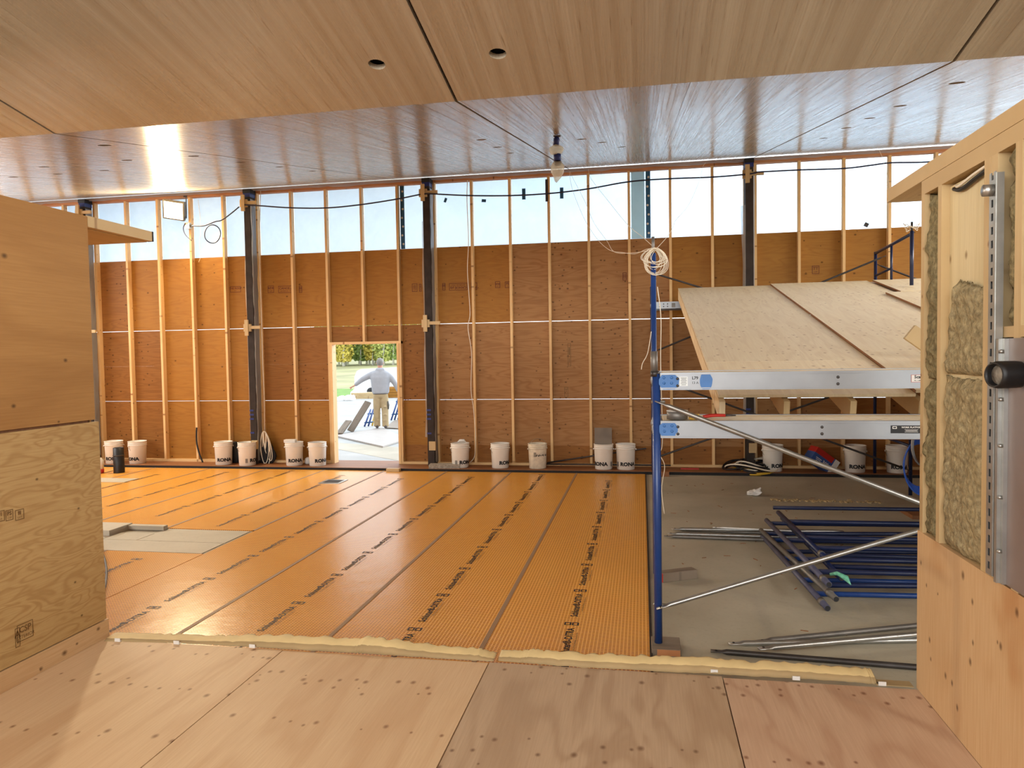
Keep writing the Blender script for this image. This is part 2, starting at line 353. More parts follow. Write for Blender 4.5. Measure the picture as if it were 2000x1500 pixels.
def spline(pts, n=8):
    pts = [Vector(p) for p in pts]; out = []
    for i in range(len(pts)-1):
        a, b, c, d = pts[max(i-1, 0)], pts[i], pts[i+1], pts[min(i+2, len(pts)-1)]
        for k in range(n):
            t = k/n; out.append(.5*((2*b)+(c-a)*t+(2*a-5*b+4*c-d)*t*t+(3*b-a-3*c+d)*t**3))
    return out+[pts[-1]]
def lathe(prof, seg=28):
    V, Fc = [], []
    for r, z in prof:
        for k in range(seg): a = 2*PI*k/seg; V.append(Vector((r*math.cos(a), r*math.sin(a), z)))
    for i in range(len(prof)-1):
        for k in range(seg): Fc.append((i*seg+k, i*seg+(k+1) % seg, (i+1)*seg+(k+1) % seg, (i+1)*seg+k))
    Fc.append(tuple(range(seg-1, -1, -1))); Fc.append(tuple((len(prof)-1)*seg+k for k in range(seg)))
    return V, Fc
def merge(*vf):
    V, Fc = [], []
    for v, f in vf:
        o = len(V); V += list(v); Fc += [tuple(i+o for i in q) for q in f]
    return V, Fc
def xf(vf, M): return [M @ Vector(v) for v in vf[0]], vf[1]
def boxvf(lo, hi):
    a, b = lo, hi
    return [Vector(v) for v in ((a[0], a[1], a[2]), (b[0], a[1], a[2]), (b[0], b[1], a[2]), (a[0], b[1], a[2]), (a[0], a[1], b[2]), (b[0], a[1], b[2]), (b[0], b[1], b[2]), (a[0], b[1], b[2]))], BF
TXT = {}
def text_vf(s, size, bold=0.0, wide=1.0):
    k = (s, size, bold, wide)
    if k in TXT: return TXT[k]
    cu = bpy.data.curves.new('t', 'FONT'); cu.body = s; cu.size = size; cu.offset = bold; cu.resolution_u = 2; cu.align_x = 'CENTER'; cu.align_y = 'CENTER'
    o = bpy.data.objects.new('t', cu); COL.objects.link(o)
    me = bpy.data.meshes.new_from_object(o.evaluated_get(bpy.context.evaluated_depsgraph_get()))
    V = [Vector((v.co.x*wide, v.co.y, 0)) for v in me.vertices]; Fc = [tuple(q.vertices) for q in me.polygons]
    bpy.data.objects.remove(o); bpy.data.curves.remove(cu); bpy.data.meshes.remove(me)
    TXT[k] = (V, Fc); return TXT[k]
def frame_vf(w, h, t):                         # flat rectangle outline
    x, y = w/2, h/2
    V = [Vector(v) for v in ((-x, -y, 0), (x, -y, 0), (x, y, 0), (-x, y, 0), (-x+t, -y+t, 0), (x-t, -y+t, 0), (x-t, y-t, 0), (-x+t, y-t, 0))]
    return V, [(0, 1, 5, 4), (1, 2, 6, 5), (2, 3, 7, 6), (3, 0, 4, 7)]
def quad_vf(w, h): return [Vector((-w/2, -h/2, 0)), Vector((w/2, -h/2, 0)), Vector((w/2, h/2, 0)), Vector((-w/2, h/2, 0))], [(0, 1, 2, 3)]
MY = Matrix(((1, 0, 0, 0), (0, 0, -1, 0), (0, 1, 0, 0), (0, 0, 0, 1)))          # print facing -Y
MXP = Matrix(((0, 0, 1, 0), (1, 0, 0, 0), (0, 1, 0, 0), (0, 0, 0, 1)))          # print facing +X (text runs +Y)
def wobble(a, b, n, amp, seed): return [Vector(a).lerp(Vector(b), i/n) + Vector([noise.noise(Vector((i*.7, seed, k*9.1)))*amp for k in range(3)]) for i in range(n+1)]

# ================================================================== THE SETTING
XL, XR = -11.8, 7.2
# ---- ground outside
def ground():
    V, Fc = [], []; xs = [-60+4*i for i in range(28)]; ys = [11.6, 14, 18, 24, 30, 33, 38, 44, 52, 60, 70, 80, 95, 120]
    for y in ys:
        for x in xs:
            z = -.1 if y < 33 else -.1 + 1.19*min(1, (y-33)/37)
            if y > 80: z += (y-80)*.05
            V.append((x, y, z + (noise.noise(Vector((x*.3, y*.3, 0)))*.05 if y > 20 else 0)))
    nx = len(xs)
    mi = []
    for j in range(len(ys)-1):
        for i in range(nx-1):
            Fc.append((j*nx+i, j*nx+i+1, (j+1)*nx+i+1, (j+1)*nx+i)); mi.append(0 if ys[j] < 33 else (1 if ys[j] < 38 else 2))
    o = mk('ground_outside', V, Fc, ['sand', 'grass_green', 'grass'])
    o.data.polygons.foreach_set('material_index', mi)
    tag(o, 'pale sandy yard running into rough grass meadow beyond the door', None, None, 'structure')
    o2 = mk('ground_behind', [(-60, -60, -.1), (60, -60, -.1), (60, -6, -.1), (-60, -6, -.1)], [(0, 1, 2, 3)], 'sand')
    tag(o2, 'pale yard outside the open back of the building', None, None, 'structure')
ground()
# ---- concrete slab
floor = mk('floor', *boxvf((XL, -6, -.2), (XR, 11.6, 0)), 'concrete'); tag(floor, 'bare grey concrete slab floor', None, None, 'structure')
# ---- orange membrane in 1 m strips running away from the camera
memb = thing('floor_membrane', (-4, 7, 0), 'orange gridded floor membrane laid in strips over the slab', None, None, 0, 'structure')
TX = text_vf('Schluter®-DITRA', .070, .0016, .92); SM = text_vf('UNCOUPLING MEMBRANE  www.schluter.com', .014, 0, 1.0)
def strip_print(o, x, y0, y1, seed):
    parts = []; y = y0 + (seed*.37) % .6
    while y + .56 < y1:
        M = Matrix.Translation((x, y+.22, 0)) @ Matrix.Rotation(PI/2, 4, 'Z')
        parts.append(xf(TX, M)); parts.append(xf(SM, Matrix.Translation((x+.045, y+.24, 0)) @ Matrix.Rotation(PI/2, 4, 'Z')))
        for k in range(2): parts.append(xf(frame_vf(.05, .045, .010), Matrix.Translation((x-.03+.05*k, y+.53, 0)) @ Matrix.Rotation(PI/2, 4, 'Z')))
        y += .675
    if parts:
        V, Fc = merge(*parts); mk('lettering', V, Fc, 'ink_black', o, Matrix.Translation((0, 0, .0092)))
for k in range(12):
    x1 = .03-k*1.0; x0 = x1-.992
    if x0 < XL: x0 = XL+.02
    far = 10.70
    segs = [(3.0, far)] if k < 4 else [(3.0, 5.94), (6.82, far)]
    for (a, b) in segs:
        cx, cy = (x0+x1)/2, (a+b)/2
        o = mk('membrane_strip', *boxvf((x0-cx, a-cy, 0), (x1-cx, b-cy, .008)), 'membrane', memb, Matrix.Translation((cx, cy, 0)))
        strip_print(o, cx, a+.1, b-.05, k+1)
    mk('seam_band', *boxvf((x1-.018, segs[-1][0], .0), (x1+.012, far, .0105)), 'seam_tan', memb) if k else None
    if k > 4: mk('seam_band', *boxvf((x1-.018, 3.0, .0), (x1+.012, 5.94, .0105)), 'seam_tan', memb)
mk('edge_strip', *boxvf((.032, 3.0, 0), (.046, 10.7, .014)), 'steel_dark', memb)
# exposed slab patch inside the membrane with a formed recess
for a, b in (((-8.2, 5.96, 0), (-6.2, 6.80, .006)), ((-6.2, 5.96, 0), (-4.0, 6.32, .006)), ((-6.2, 6.33, 0), (-5.35, 6.80, .006)), ((-4.95, 6.33, 0), (-4.0, 6.80, .006))):
    mk('slab_patch', *boxvf(a, b), 'concrete_pale', floor)
mk('slab_patch', *boxvf((-5.34, 6.33, 0), (-4.96, 6.60, .006)), 'concrete_pale', floor)
mk('form_block', *boxvf((-7.0, 6.45, .006), (-5.36, 6.79, .06)), 'concrete_pale', floor); mk('form_block', *boxvf((-5.36, 6.72, .006), (-4.94, 6.79, .05)), 'concrete_pale', floor)
# ---- plywood landing
land = mk('floor_landing', *boxvf((-3.19, -4, 0), (1.31, 3.745, .100)), 'lumber_dark'); tag(land, 'raised plywood landing in the foreground', None, None, 'structure')
def lsheet(x0, x1, y0, y1, m, z=.100): return box('plywood_sheet', (x0+.003, y0+.002, z), (x1-.003, y1-.002, z+.020), m, land, 1)
for i, (x0, x1, m) in enumerate(((-3.19, -2.03, 'ply_floor'), (-2.03, -.83, 'ply_floor'), (-.83, .39, 'ply_floor_grey'), (.39, 1.31, 'ply_floor_rose'))):
    yb = (3.76, 3.755, 3.765, 3.75)[i]
    lsheet(x0, x1, 1.32, yb, m); lsheet(x0, x1, -1.12, 1.318, m); lsheet(x0, x1, -3.56, -1.122, m)
# ---- ceiling: two planes folding down to a crease
YC, ZC, S = 4.30, 1.537+EYE, .19
ceil = mk('ceiling', [(XL, -4.5, ZC+S*(YC+4.5)+.06), (XR, -4.5, ZC+S*(YC+4.5)+.06), (XR, YC, ZC+.06), (XL, YC, ZC+.06), (XR, 12.3, ZC+S*(12.3-YC)+.06), (XL, 12.3, ZC+S*(12.3-YC)+.06),
                        (XL, -4.5, ZC+S*(YC+4.5)+.2), (XR, -4.5, ZC+S*(YC+4.5)+.2), (XR, YC, ZC+.2), (XL, YC, ZC+.2), (XR, 12.3, ZC+S*(12.3-YC)+.2), (XL, 12.3, ZC+S*(12.3-YC)+.2)],
          [(0, 1, 2, 3), (3, 2, 4, 5), (6, 9, 8, 7), (9, 11, 10, 8), (0, 6, 7, 1), (5, 4, 10, 11), (0, 3, 9, 6), (3, 5, 11, 9), (1, 7, 8, 2), (2, 8, 10, 4)], 'black_soft')
tag(ceil, 'folded timber veneer ceiling with dark panel joints', None, None, 'structure')
cth = math.atan(S)
def cpt(x, y): return Vector((x, y, ZC + S*abs(y-YC)))
def hole_frame(y): return cth if y > YC else -cth
HOLES = [(-1.429, 3.871), (-.748, 3.874), (2.0, 5.131), (1.994, 6.153), (1.99, 6.904), (1.99, 7.653), (2.02, 8.68), (-4.08, 5.015), (-4.06, 6.13), (-4.07, 6.958), (-4.06, 7.748), (-4.06, 8.6),
         (-5.655, 6.135), (-6.168, 6.873), (-5.572, 6.837), (-4.712, 6.078), (-6.723, 6.872), (-1.409, 6.448), (-1.41, 7.2), (-1.41, 7.95), (-.55, 7.0), (-.38, 7.45), (-.2, 8.1)]
def ceiling_panel(x0, x1, y0, y1):
    s = S if y0 >= YC-.01 else -S
    a = Vector((0, 1, s)).normalized()                       # along the slope = grain
    n = Vector((1, 0, 0)).cross(a)                           # up normal
    c = Vector(((x0+x1)/2, (y0+y1)/2, ZC + S*abs((y0+y1)/2-YC)))
    Ly = (y1-y0)*math.sqrt(1+S*S)
    ax = Vector((1, 0, 0))
    M = Matrix(((a.x, -ax.x, n.x, c.x), (a.y, -ax.y, n.y, c.y), (a.z, -ax.z, n.z, c.z), (0, 0, 0, 1)))
    hs = [h for h in HOLES if x0 < h[0] < x1 and y0 < h[1] < y1]
    bm = bmesh.new(); hw, hl = (x1-x0)/2, Ly/2; t = .03
    # underside with round cut-outs: grid strip triangulated by fill
    outer = [bm.verts.new((-hl, -hw, 0)), bm.verts.new((hl, -hw, 0)), bm.verts.new((hl, hw, 0)), bm.verts.new((-hl, hw, 0))]
    edges = [bm.edges.new((outer[i], outer[(i+1) % 4])) for i in range(4)]
    loops = []
    for (hx, hy) in hs:
        q = M.inverted() @ cpt(hx, hy); ring = [bm.verts.new((q.x+.048*math.cos(2*PI*k/16), q.y+.048*math.sin(2*PI*k/16), 0)) for k in range(16)]
        edges += [bm.edges.new((ring[k], ring[(k+1) % 16])) for k in range(16)]; loops.append(ring)
    bmesh.ops.triangle_fill(bm, use_beauty=True, use_dissolve=False, edges=edges, normal=(0, 0, -1))
    for ring in [outer] + loops:
        up = [bm.verts.new((v.co.x, v.co.y, t)) for v in ring]
        for k in range(len(ring)): bm.faces.new((ring[k], ring[(k+1) % len(ring)], up[(k+1) % len(ring)], up[k]))
    bmesh.ops.recalc_face_normals(bm, faces=bm.faces[:])
    me = bpy.data.meshes.new('ceiling_panel'); bm.to_mesh(me); bm.free(); me.materials.append(MATS['ceiling_veneer'])
    link(bpy.data.objects.new('ceiling_panel', me), ceil, M)
main = [-11.8, -9.41, -6.64, -3.87, -1.09, 1.66, 4.43, 7.2]
for i in range(len(main)-1):
    a, b = main[i]+.009, main[i+1]-.009
    mid = (a+b)/2
    ceiling_panel(a, b, -4.5, YC-.0005)
    ceiling_panel(a, mid-.0012, YC+.0005, 12.2); ceiling_panel(mid+.0012, b, YC+.0005, 12.2)

# ---- far wall
D = 11.25; SF = 11.161                                       # sheathing plane, stud faces
PITCHX, X0 = .611, -9.341
def sx(i): return X0 + PITCHX*i
curb = mk('trim_1', *boxvf((XL, 10.72, 0), (XR, 11.5, .045)), 'lumber_dark'); tag(curb, 'low timber ledge along the foot of the far wall', None, None, 'structure')
wall = mk('wall_back', *boxvf((XL, 11.166, 4.569), (XR, 11.26, 4.612)), 'stud_red')
tag(wall, 'far wall of raw plywood on timber studs with a strip of clear sheeting on top', None, None, 'structure')
Z1, Z2, Z3, ZT = 1.082, 2.302, 3.521, 4.53
for a, b in ((XL, sx(7)+.03), (sx(9)-.03, XR)): box('sill_plate', (a, SF, .045), (b, D, .083), 'stud', wall)
box('curb_nosing', (XL, 10.705, .0), (XR, 10.722, .040), 'black_soft', curb)
def wsheet(i0, i1, z0, z1, m):
    a, b = sx(i0)+.001, sx(i1)-.001
    sheet_y('plywood_sheet', D, max(a, XL), min(b, XR), z0, z1, .0125, m, wall)
g = .0032
row3 = [(-4, 0, 'ply_yellow'), (0, 4, 'ply_yellow'), (4, 8, 'ply_yellow'), (8, 12, 'ply_yellow'), (12, 16, 'ply_pink'), (16, 20, 'ply_yellow'), (20, 24, 'ply_yellow'), (24, 27.07, 'ply_yellow')]
for a, b, m in row3:
    if a == 0:
        wsheet(0, 1, Z2+g, 2.8965, 'ply_rust'); wsheet(0, 1, 2.897, Z3, 'ply_rust'); wsheet(1, 4, Z2+g, Z3, m)
    else: wsheet(a, b, Z2+g, Z3, m)
ZM = 1.69
for a, b, m in ((-4, 0, 'ply_rust'), (0, 2, 'ply_rust'), (2, 5, 'ply_yellow'), (5, 7, 'ply_rust')):
    wsheet(a, b, Z1+g, ZM, m); wsheet(a, b, ZM+.0004, Z2-g, m)
wsheet(7, 9, 2.04, Z2-g, 'ply_rust')
for a, b, m in ((9, 10, 'ply_rust'), (10, 12, 'ply_pink'), (12, 16, 'ply_pink'), (16, 20, 'ply_pink'), (20, 24, 'ply_rust'), (24, 27.07, 'ply_rust')): wsheet(a, b, Z1+g, Z2-g, m)
for a, b, m in ((-4, 0, 'ply_rust'), (0, 2, 'ply_rust'), (2, 5, 'ply_yellow'), (5, 7, 'ply_yellow')): wsheet(a, b, .05, Z1-g, m)
for a, b, m in ((9, 10, 'ply_yellow'), (10, 13, 'ply_pink'), (13, 16, 'ply_pink'), (16, 20, 'ply_pink'), (20, 24, 'ply_rust'), (24, 27.07, 'ply_rust')):
    wsheet(a, b, .3504, Z1-g, m); wsheet(a, b, .05, .35, 'ply_rust')
for i in range(-4, 28):
    x = sx(i)
    if x > XR-.05: continue
    z0 = 2.04 if i == 8 else .083
    m = 'stud'
    box('stud', (x-.019, SF, z0), (x+.019, D-.001, ZT), m, wall, 2)
    if i < 27 and sx(i+1) < XR: sheet_y('pane', D+.004, x+.019, sx(i+1)-.019, Z3, ZT+.01, .003, 'pane_film', wall)
box('stud', (sx(18)-.165, SF, .083), (sx(18)-.127, D-.001, ZT), 'stud', wall, 2)
box('top_plate', (XL, SF, ZT), (XR, D+.01, ZT+.038), 'stud_red', wall)
box('door_header', (sx(7)-.019, SF-.005, 2.0), (sx(9)+.019, D+.02, 2.04), 'stud', wall)
for x in (sx(7)+.0385, sx(9)-.0385): box('door_jamb', (x-.0185, SF-.005, .045), (x+.0185, D+.06, 2.0), 'stud', wall, 2)
# printed grade stamps on the sheathing
def stamp(px, py, w, h, s1, s2, flip=False, m='ink_red'):
    p = at(px, py, D); pr = [frame_vf(w, h, .008)]
    pr.append(xf(text_vf(s1, h*.48, .001), Matrix.Translation((0, h*.14, 0))))
    pr.append(xf(text_vf(s2, h*.26, 0), Matrix.Translation((0, -h*.25, 0))))
    V, Fc = merge(*pr); R = Matrix.Rotation(PI, 4, 'Z') if flip else Matrix()
    mk('grade_stamp', V, Fc, m, wall, Matrix.Translation((p.x, D-.0015, p.z)) @ MY @ R)
stamp(560, 565, .30, .115, 'CANOE ply', 'EXTERIOR 19mm'); stamp(529, 565, .11, .12, 'APA', 'CSP'); stamp(587, 565, .055, .115, 'III', 'EXT')
stamp(895, 560, .30, .115, 'CANOE ply', 'EXTERIOR 19mm', True); stamp(867, 560, .05, .115, 'III', 'EXT'); stamp(926, 559, .10, .115, 'PS1', 'CSP', True)
stamp(810, 562, .09, .13, '|||', 'CSP'); stamp(821, 562, .04, .12, 'I', 'E'); stamp(972, 556, .08, .10, 'ww', 'EXT'); stamp(993, 556, .11, .10, 'PS1', 'CSP')
stamp(460, 565, .20, .10, 'THE ROOF', 'PLY'); stamp(1220, 540, .06, .12, '|||', 'EXT'); stamp(1593, 527, .10, .12, 'TT', 'CSP')
stamp(1112, 693, .05, .36, 'I', 'I', False, 'ink_grey'); stamp(1106, 766, .06, .16, 'T', 'T', False, 'ink_grey')
# side walls
for nm, xa, xb in (('wall_west', XL-.1, XL), ('wall_east', XR, XR+.1)):
    w = mk(nm, [(xa, -4.5, 0), (xb, -4.5, 0), (xb, 11.4, 0), (xa, 11.4, 0), (xa, -4.5, 3.4), (xb, -4.5, 3.4), (xb, 11.4, 3.4), (xa, 11.4, 3.4)], BF, 'ply_yellow')
    tag(w, 'plain plywood side wall of the building, ' + ('left' if xa < 0 else 'right') + ' end', None, None, 'structure')

pw = mk('wall_light_block', *boxvf((4.25, 4.4, 0), (4.35, 11.15, 2.35)), 'ply_rust'); tag(pw, 'added unseen plywood screen darkening the space under the sloping deck', None, None, 'structure')  # added out of view to keep side light from under the deck

# ---- left box wall (faces +X), with its lid
BX = -3.19; ZL = .857+EYE
wl = mk('wall_left', *boxvf((-5.6, -4, 0), (BX-.022, 3.735, ZL-.07)), 'lumber_dark'); tag(wl, 'plywood clad box wall on the left of the landing', None, None, 'structure')
zj = -.35+EYE; zb = -1.548+EYE
t_ = .0195
for (y0, y1) in ((3.05, 3.76), (.6, 3.047), (-1.9, .597)): sheet_x('plywood_sheet', BX-t_, y0, y1, zj+.010, ZL-.004, t_, 'ply_box', wl)
for (y0, y1) in ((3.04, 3.785), (.6, 3.037), (-1.9, .597)): sheet_x('plywood_sheet', BX-t_+.003, y0, y1, zb+.004, zj-.004, t_, 'ply_box_low', wl)
for (y0, y1) in ((2.90, 3.80), (.4, 2.897), (-2.1, .397)): sheet_x('baseboard_strip', BX-t_+.006, y0, y1, .121, zb-.002, t_, 'lumber_dark' if False else 'ply_right', wl)
sheet_y('end_sheet', 3.740, -5.6, BX-.02, .0, ZL-.07, .0125, 'ply_box', wl)
box('lid_rim', (BX-.04, 3.765, ZL-.064), (BX-.002, 4.33, ZL), 'lumber', wl, 1)
box('lid_board', (-5.6, -4, ZL-.068), (BX-.041, 4.33, ZL-.002), 'lumber', wl, 1)
box('end_cap', (BX-.042, 4.331, ZL-.064), (BX-.001, 4.345, ZL+.001), 'steel_dark', wl, 1)
def lstamp(y, z, w, h, s1, s2):
    pr = [frame_vf(w, h, .004), xf(text_vf(s1, h*.5, .001), Matrix.Translation((0, h*.15, 0))), xf(text_vf(s2, h*.28), Matrix.Translation((0, -h*.27, 0)))]
    V, Fc = merge(*pr); mk('grade_stamp', V, Fc, 'ink_grey', wl, Matrix.Translation((BX+.0045, y, z)) @ MXP)
def onx(px, py, X):
    d = ray(px, py); return d*(X/d.x)+Vector((0, 0, EYE))
for px_, py_, w, h, s1, s2 in ((1, 1008, .04, .055, 'I', 'P'), (17, 1006, .045, .055, 'PS', 'CSP'), (37, 1005, .055, .055, 'III', 'EXT'), (48, 1232, .10, .09, 'CSP', 'EXTERIOR'), (33, 1245, .03, .10, 'A', 'V')):
    q = onx(px_, py_, BX); lstamp(q.y, q.z, w, h, s1, s2)

# ---- right wall (faces -X): bare studs, mineral wool, plywood below
RX = 1.31; ZP = .902
wr = mk('wall_right', *boxvf((RX+.022, -4, 0), (RX+.16, 3.735, ZP-.04)), 'lumber_dark'); tag(wr, 'open stud wall on the right with mineral wool above plywood', None, None, 'structure')
for (y0, y1) in ((1.32, 3.765), (-1.1, 1.317)): sheet_xv('plywood_sheet', RX-.002, y0, y1, .121, ZP, .019, 'ply_right', wr)
box('sill_plate', (RX+.018, -4, ZP-.038), (RX+.158, 3.746, ZP), 'lumber', wr, 1)
box('back_sheathing', (RX+.162, -4, 0), (RX+.18, 3.746, 2.57), 'lumber_dark' if False else 'ply_rust', wr, 1)
box('lid_board', (RX-.002, -4, 2.57), (3.4, 4.24, 2.638), 'lumber', wr, 1)
box('top_plate', (RX, -4, 2.503), (RX+.16, 3.746, 2.569), 'lumber', wr, 1)
for y0, y1, d in ((3.708, 3.746, .14), (3.513, 3.551, .14), (3.052, 3.106, .14), (2.999, 3.050, .14), (2.82, 2.868, .14), (2.36, 2.40, .14), (1.95, 1.99, .14), (1.5, 1.54, .14)):
    box('stud', (RX, y0, ZP), (RX+d, y1, 2.503), 'lumber', wr, 2)
box('flat_stud', (RX+.035, 3.19, 1.2), (RX+.073, 3.512, 2.49), 'lumber_white', wr, 2)
box('blocking', (RX, -2, 1.816), (RX+.14, 2.997, 1.856), 'lumber', wr, 1)
def batt(name, y0, y1, z0, z1, x, m, seed, top=None, amp=.022, parent=wr):
    ny, nz = max(6, int((y1-y0)/.007)), max(10, int((z1-z0)/.008)); V, Fc = [], []
    for j in range(nz+1):
        for i in range(ny+1):
            u, v = i/ny, j/nz; y = y0+(y1-y0)*u; zt = z1 + (top(u) if top else 0); z = z0+(zt-z0)*v
            q = Vector((y*9, z*9, seed)); d = noise.fractal(q, 1.0, 2.2, 4)*amp + noise.noise(Vector((y*38, z*30, seed)))*amp*.3 + noise.noise(Vector((y*90, z*45, seed+3)))*amp*.18
            e = min(u, 1-u, v*2, (1-v)*2); d += .018*max(0, 1-e/.10)
            zz = z + (noise.noise(Vector((y*40, seed, 3)))*.02 if j == nz else 0)
            V.append((x+d, y, zz))
    for j in range(nz):
        for i in range(ny): a = j*(ny+1)+i; Fc.append((a, a+ny+1, a+ny+2, a+1))
    n = len(V); b = [(RX+.155, y0, z0), (RX+.155, y1, z0), (RX+.155, y1, z1+(top(1) if top else 0)), (RX+.155, y0, z1+(top(0) if top else 0))]; V += b
    bot = [i for i in range(ny+1)]; tp = [nz*(ny+1)+i for i in range(ny+1)]; le = [j*(ny+1) for j in range(nz+1)]; ri = [j*(ny+1)+ny for j in range(nz+1)]
    Fc += [tuple(bot)+(n+1, n), tuple(reversed(tp))+(n+3, n+2), tuple(reversed(le))+(n, n+3), tuple(ri)+(n+2, n+1)]
    return mk(name, V, Fc, m, parent, smooth=True)
batt('insulation_batt', 3.556, 3.706, 1.64, 2.49, RX+.012, 'wool_dark', 1.3)
batt('insulation_batt', 3.556, 3.706, .905, 1.632, RX+.008, 'wool_dark', 5.3, amp=.028)
batt('insulation_batt', 3.110, 3.508, 1.668, 2.0, RX+.006, 'wool', 9.1, top=lambda u: .06-.30*max(0, u-.72)/.28 if u > .72 else .06*math.sin(u*2.2), amp=.02)
batt('insulation_batt', 3.110, 3.508, .905, 1.650, RX+.004, 'wool', 14.7, amp=.016)
batt('insulation_batt', 2.872, 2.934, 1.858, 2.49, RX+.01, 'wool_dark', 21.0)
batt('insulation_batt', 2.405, 2.815, 1.858, 2.49, RX+.01, 'wool', 25.0)

# ---- strut channel, metal panel and pipe stub on the right wall
ch = thing('strut_channel', (RX-.02, 2.965, .92), 'slotted galvanised strut channel standing against the right stud wall', 'channel')
V, Fc = merge(boxvf((RX-.028, 2.940, .925), (RX-.003, 2.944, 2.42)), boxvf((RX-.028, 2.992, .925), (RX-.003, 2.996, 2.42)))
mk('flange', V, Fc, 'galv', ch)
seg_vf = []                                                  # slotted web: real gaps between ladder pieces
z = .925
while z < 2.40:
    seg_vf.append(boxvf((RX-.031, 2.944, z), (RX-.028, 2.992, z+.022))); seg_vf.append(boxvf((RX-.031, 2.944, z+.022), (RX-.028, 2.960, z+.05))); seg_vf.append(boxvf((RX-.031, 2.976, z+.022), (RX-.028, 2.992, z+.05))); z += .05
mk('slotted_web', *merge(*seg_vf), 'galv', ch)
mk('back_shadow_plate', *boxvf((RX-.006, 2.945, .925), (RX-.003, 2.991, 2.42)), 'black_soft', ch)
V, Fc = lathe([(.0, 0), (.022, 0), (.022, .03), (0, .03)], 16); mk('end_fitting', V, Fc, 'galv', ch, Matrix.Translation((RX-.062, 2.968, 2.36)) @ Matrix.Rotation(PI/2, 4, 'Y'), True)
sp = thing('metal_panel', (RX, 2.6, .93), 'brushed sheet metal panel screwed between the right wall studs', 'panel')
mk('panel_sheet', *boxvf((RX-.004, 1.2, .91), (RX-.002, 2.90, 1.812)), 'sheet_metal', sp)
mk('angle_flange', *merge(boxvf((RX-.018, 2.893, .91), (RX-.004, 2.930, 1.812)), boxvf((RX-.03, 2.912, .91), (RX-.018, 2.930, 1.812))), 'galv', sp)
for zz in (1.765, 1.59, 1.42, 1.23, 1.03):
    V, Fc = lathe([(.007, 0), (.007, .008), (.003, .012)], 10); mk('screw', V, Fc, 'galv', sp, Matrix.Translation((RX-.018, 2.905, zz)) @ Matrix.Rotation(-PI/2, 4, 'Y'), True)
pc = thing('pipe_stub', (RX-.02, 2.805, 1.684), 'black rubber pipe stub sticking out of the metal panel', 'pipe')
V, Fc = lathe([(.046, 0), (.048, .02), (.048, .085), (.044, .10), (.038, .10), (.036, .09), (.036, .02), (.0, .02)], 28)
mk('sleeve', V, Fc, 'black', pc, Matrix.Translation((RX-.004, 2.815, 1.684)) @ Matrix.Rotation(.3, 4, 'Z') @ Matrix.Rotation(-PI/2, 4, 'Y'), True)
V, Fc = lathe([(.0, 0), (.035, 0), (.035, .004), (0, .006)], 24); mk('end_disc', V, Fc, 'stone', pc, Matrix.Translation((RX-.004, 2.815, 1.684)) @ Matrix.Rotation(.3, 4, 'Z') @ Matrix.Rotation(-PI/2, 4, 'Y') @ Matrix.Translation((0, 0, .075)), True)
cb = tube('cable', spline([(RX+.02, 3.10, 2.475), (RX+.018, 3.22, 2.462), (RX+.02, 3.36, 2.448), (RX+.03, 3.46, 2.47)]), .009, 'black', None, 8); tag(cb, 'black cable sagging under the top plate of the right wall', 'cable')
cb = tube('cable', spline([(RX+.012, 3.10, 2.486), (RX+.008, 3.22, 2.476), (RX+.01, 3.36, 2.462), (RX+.03, 3.44, 2.48)]), .006, 'cord_white', None, 8); tag(cb, 'thin white cable running beside the black one on the right wall', 'cable')

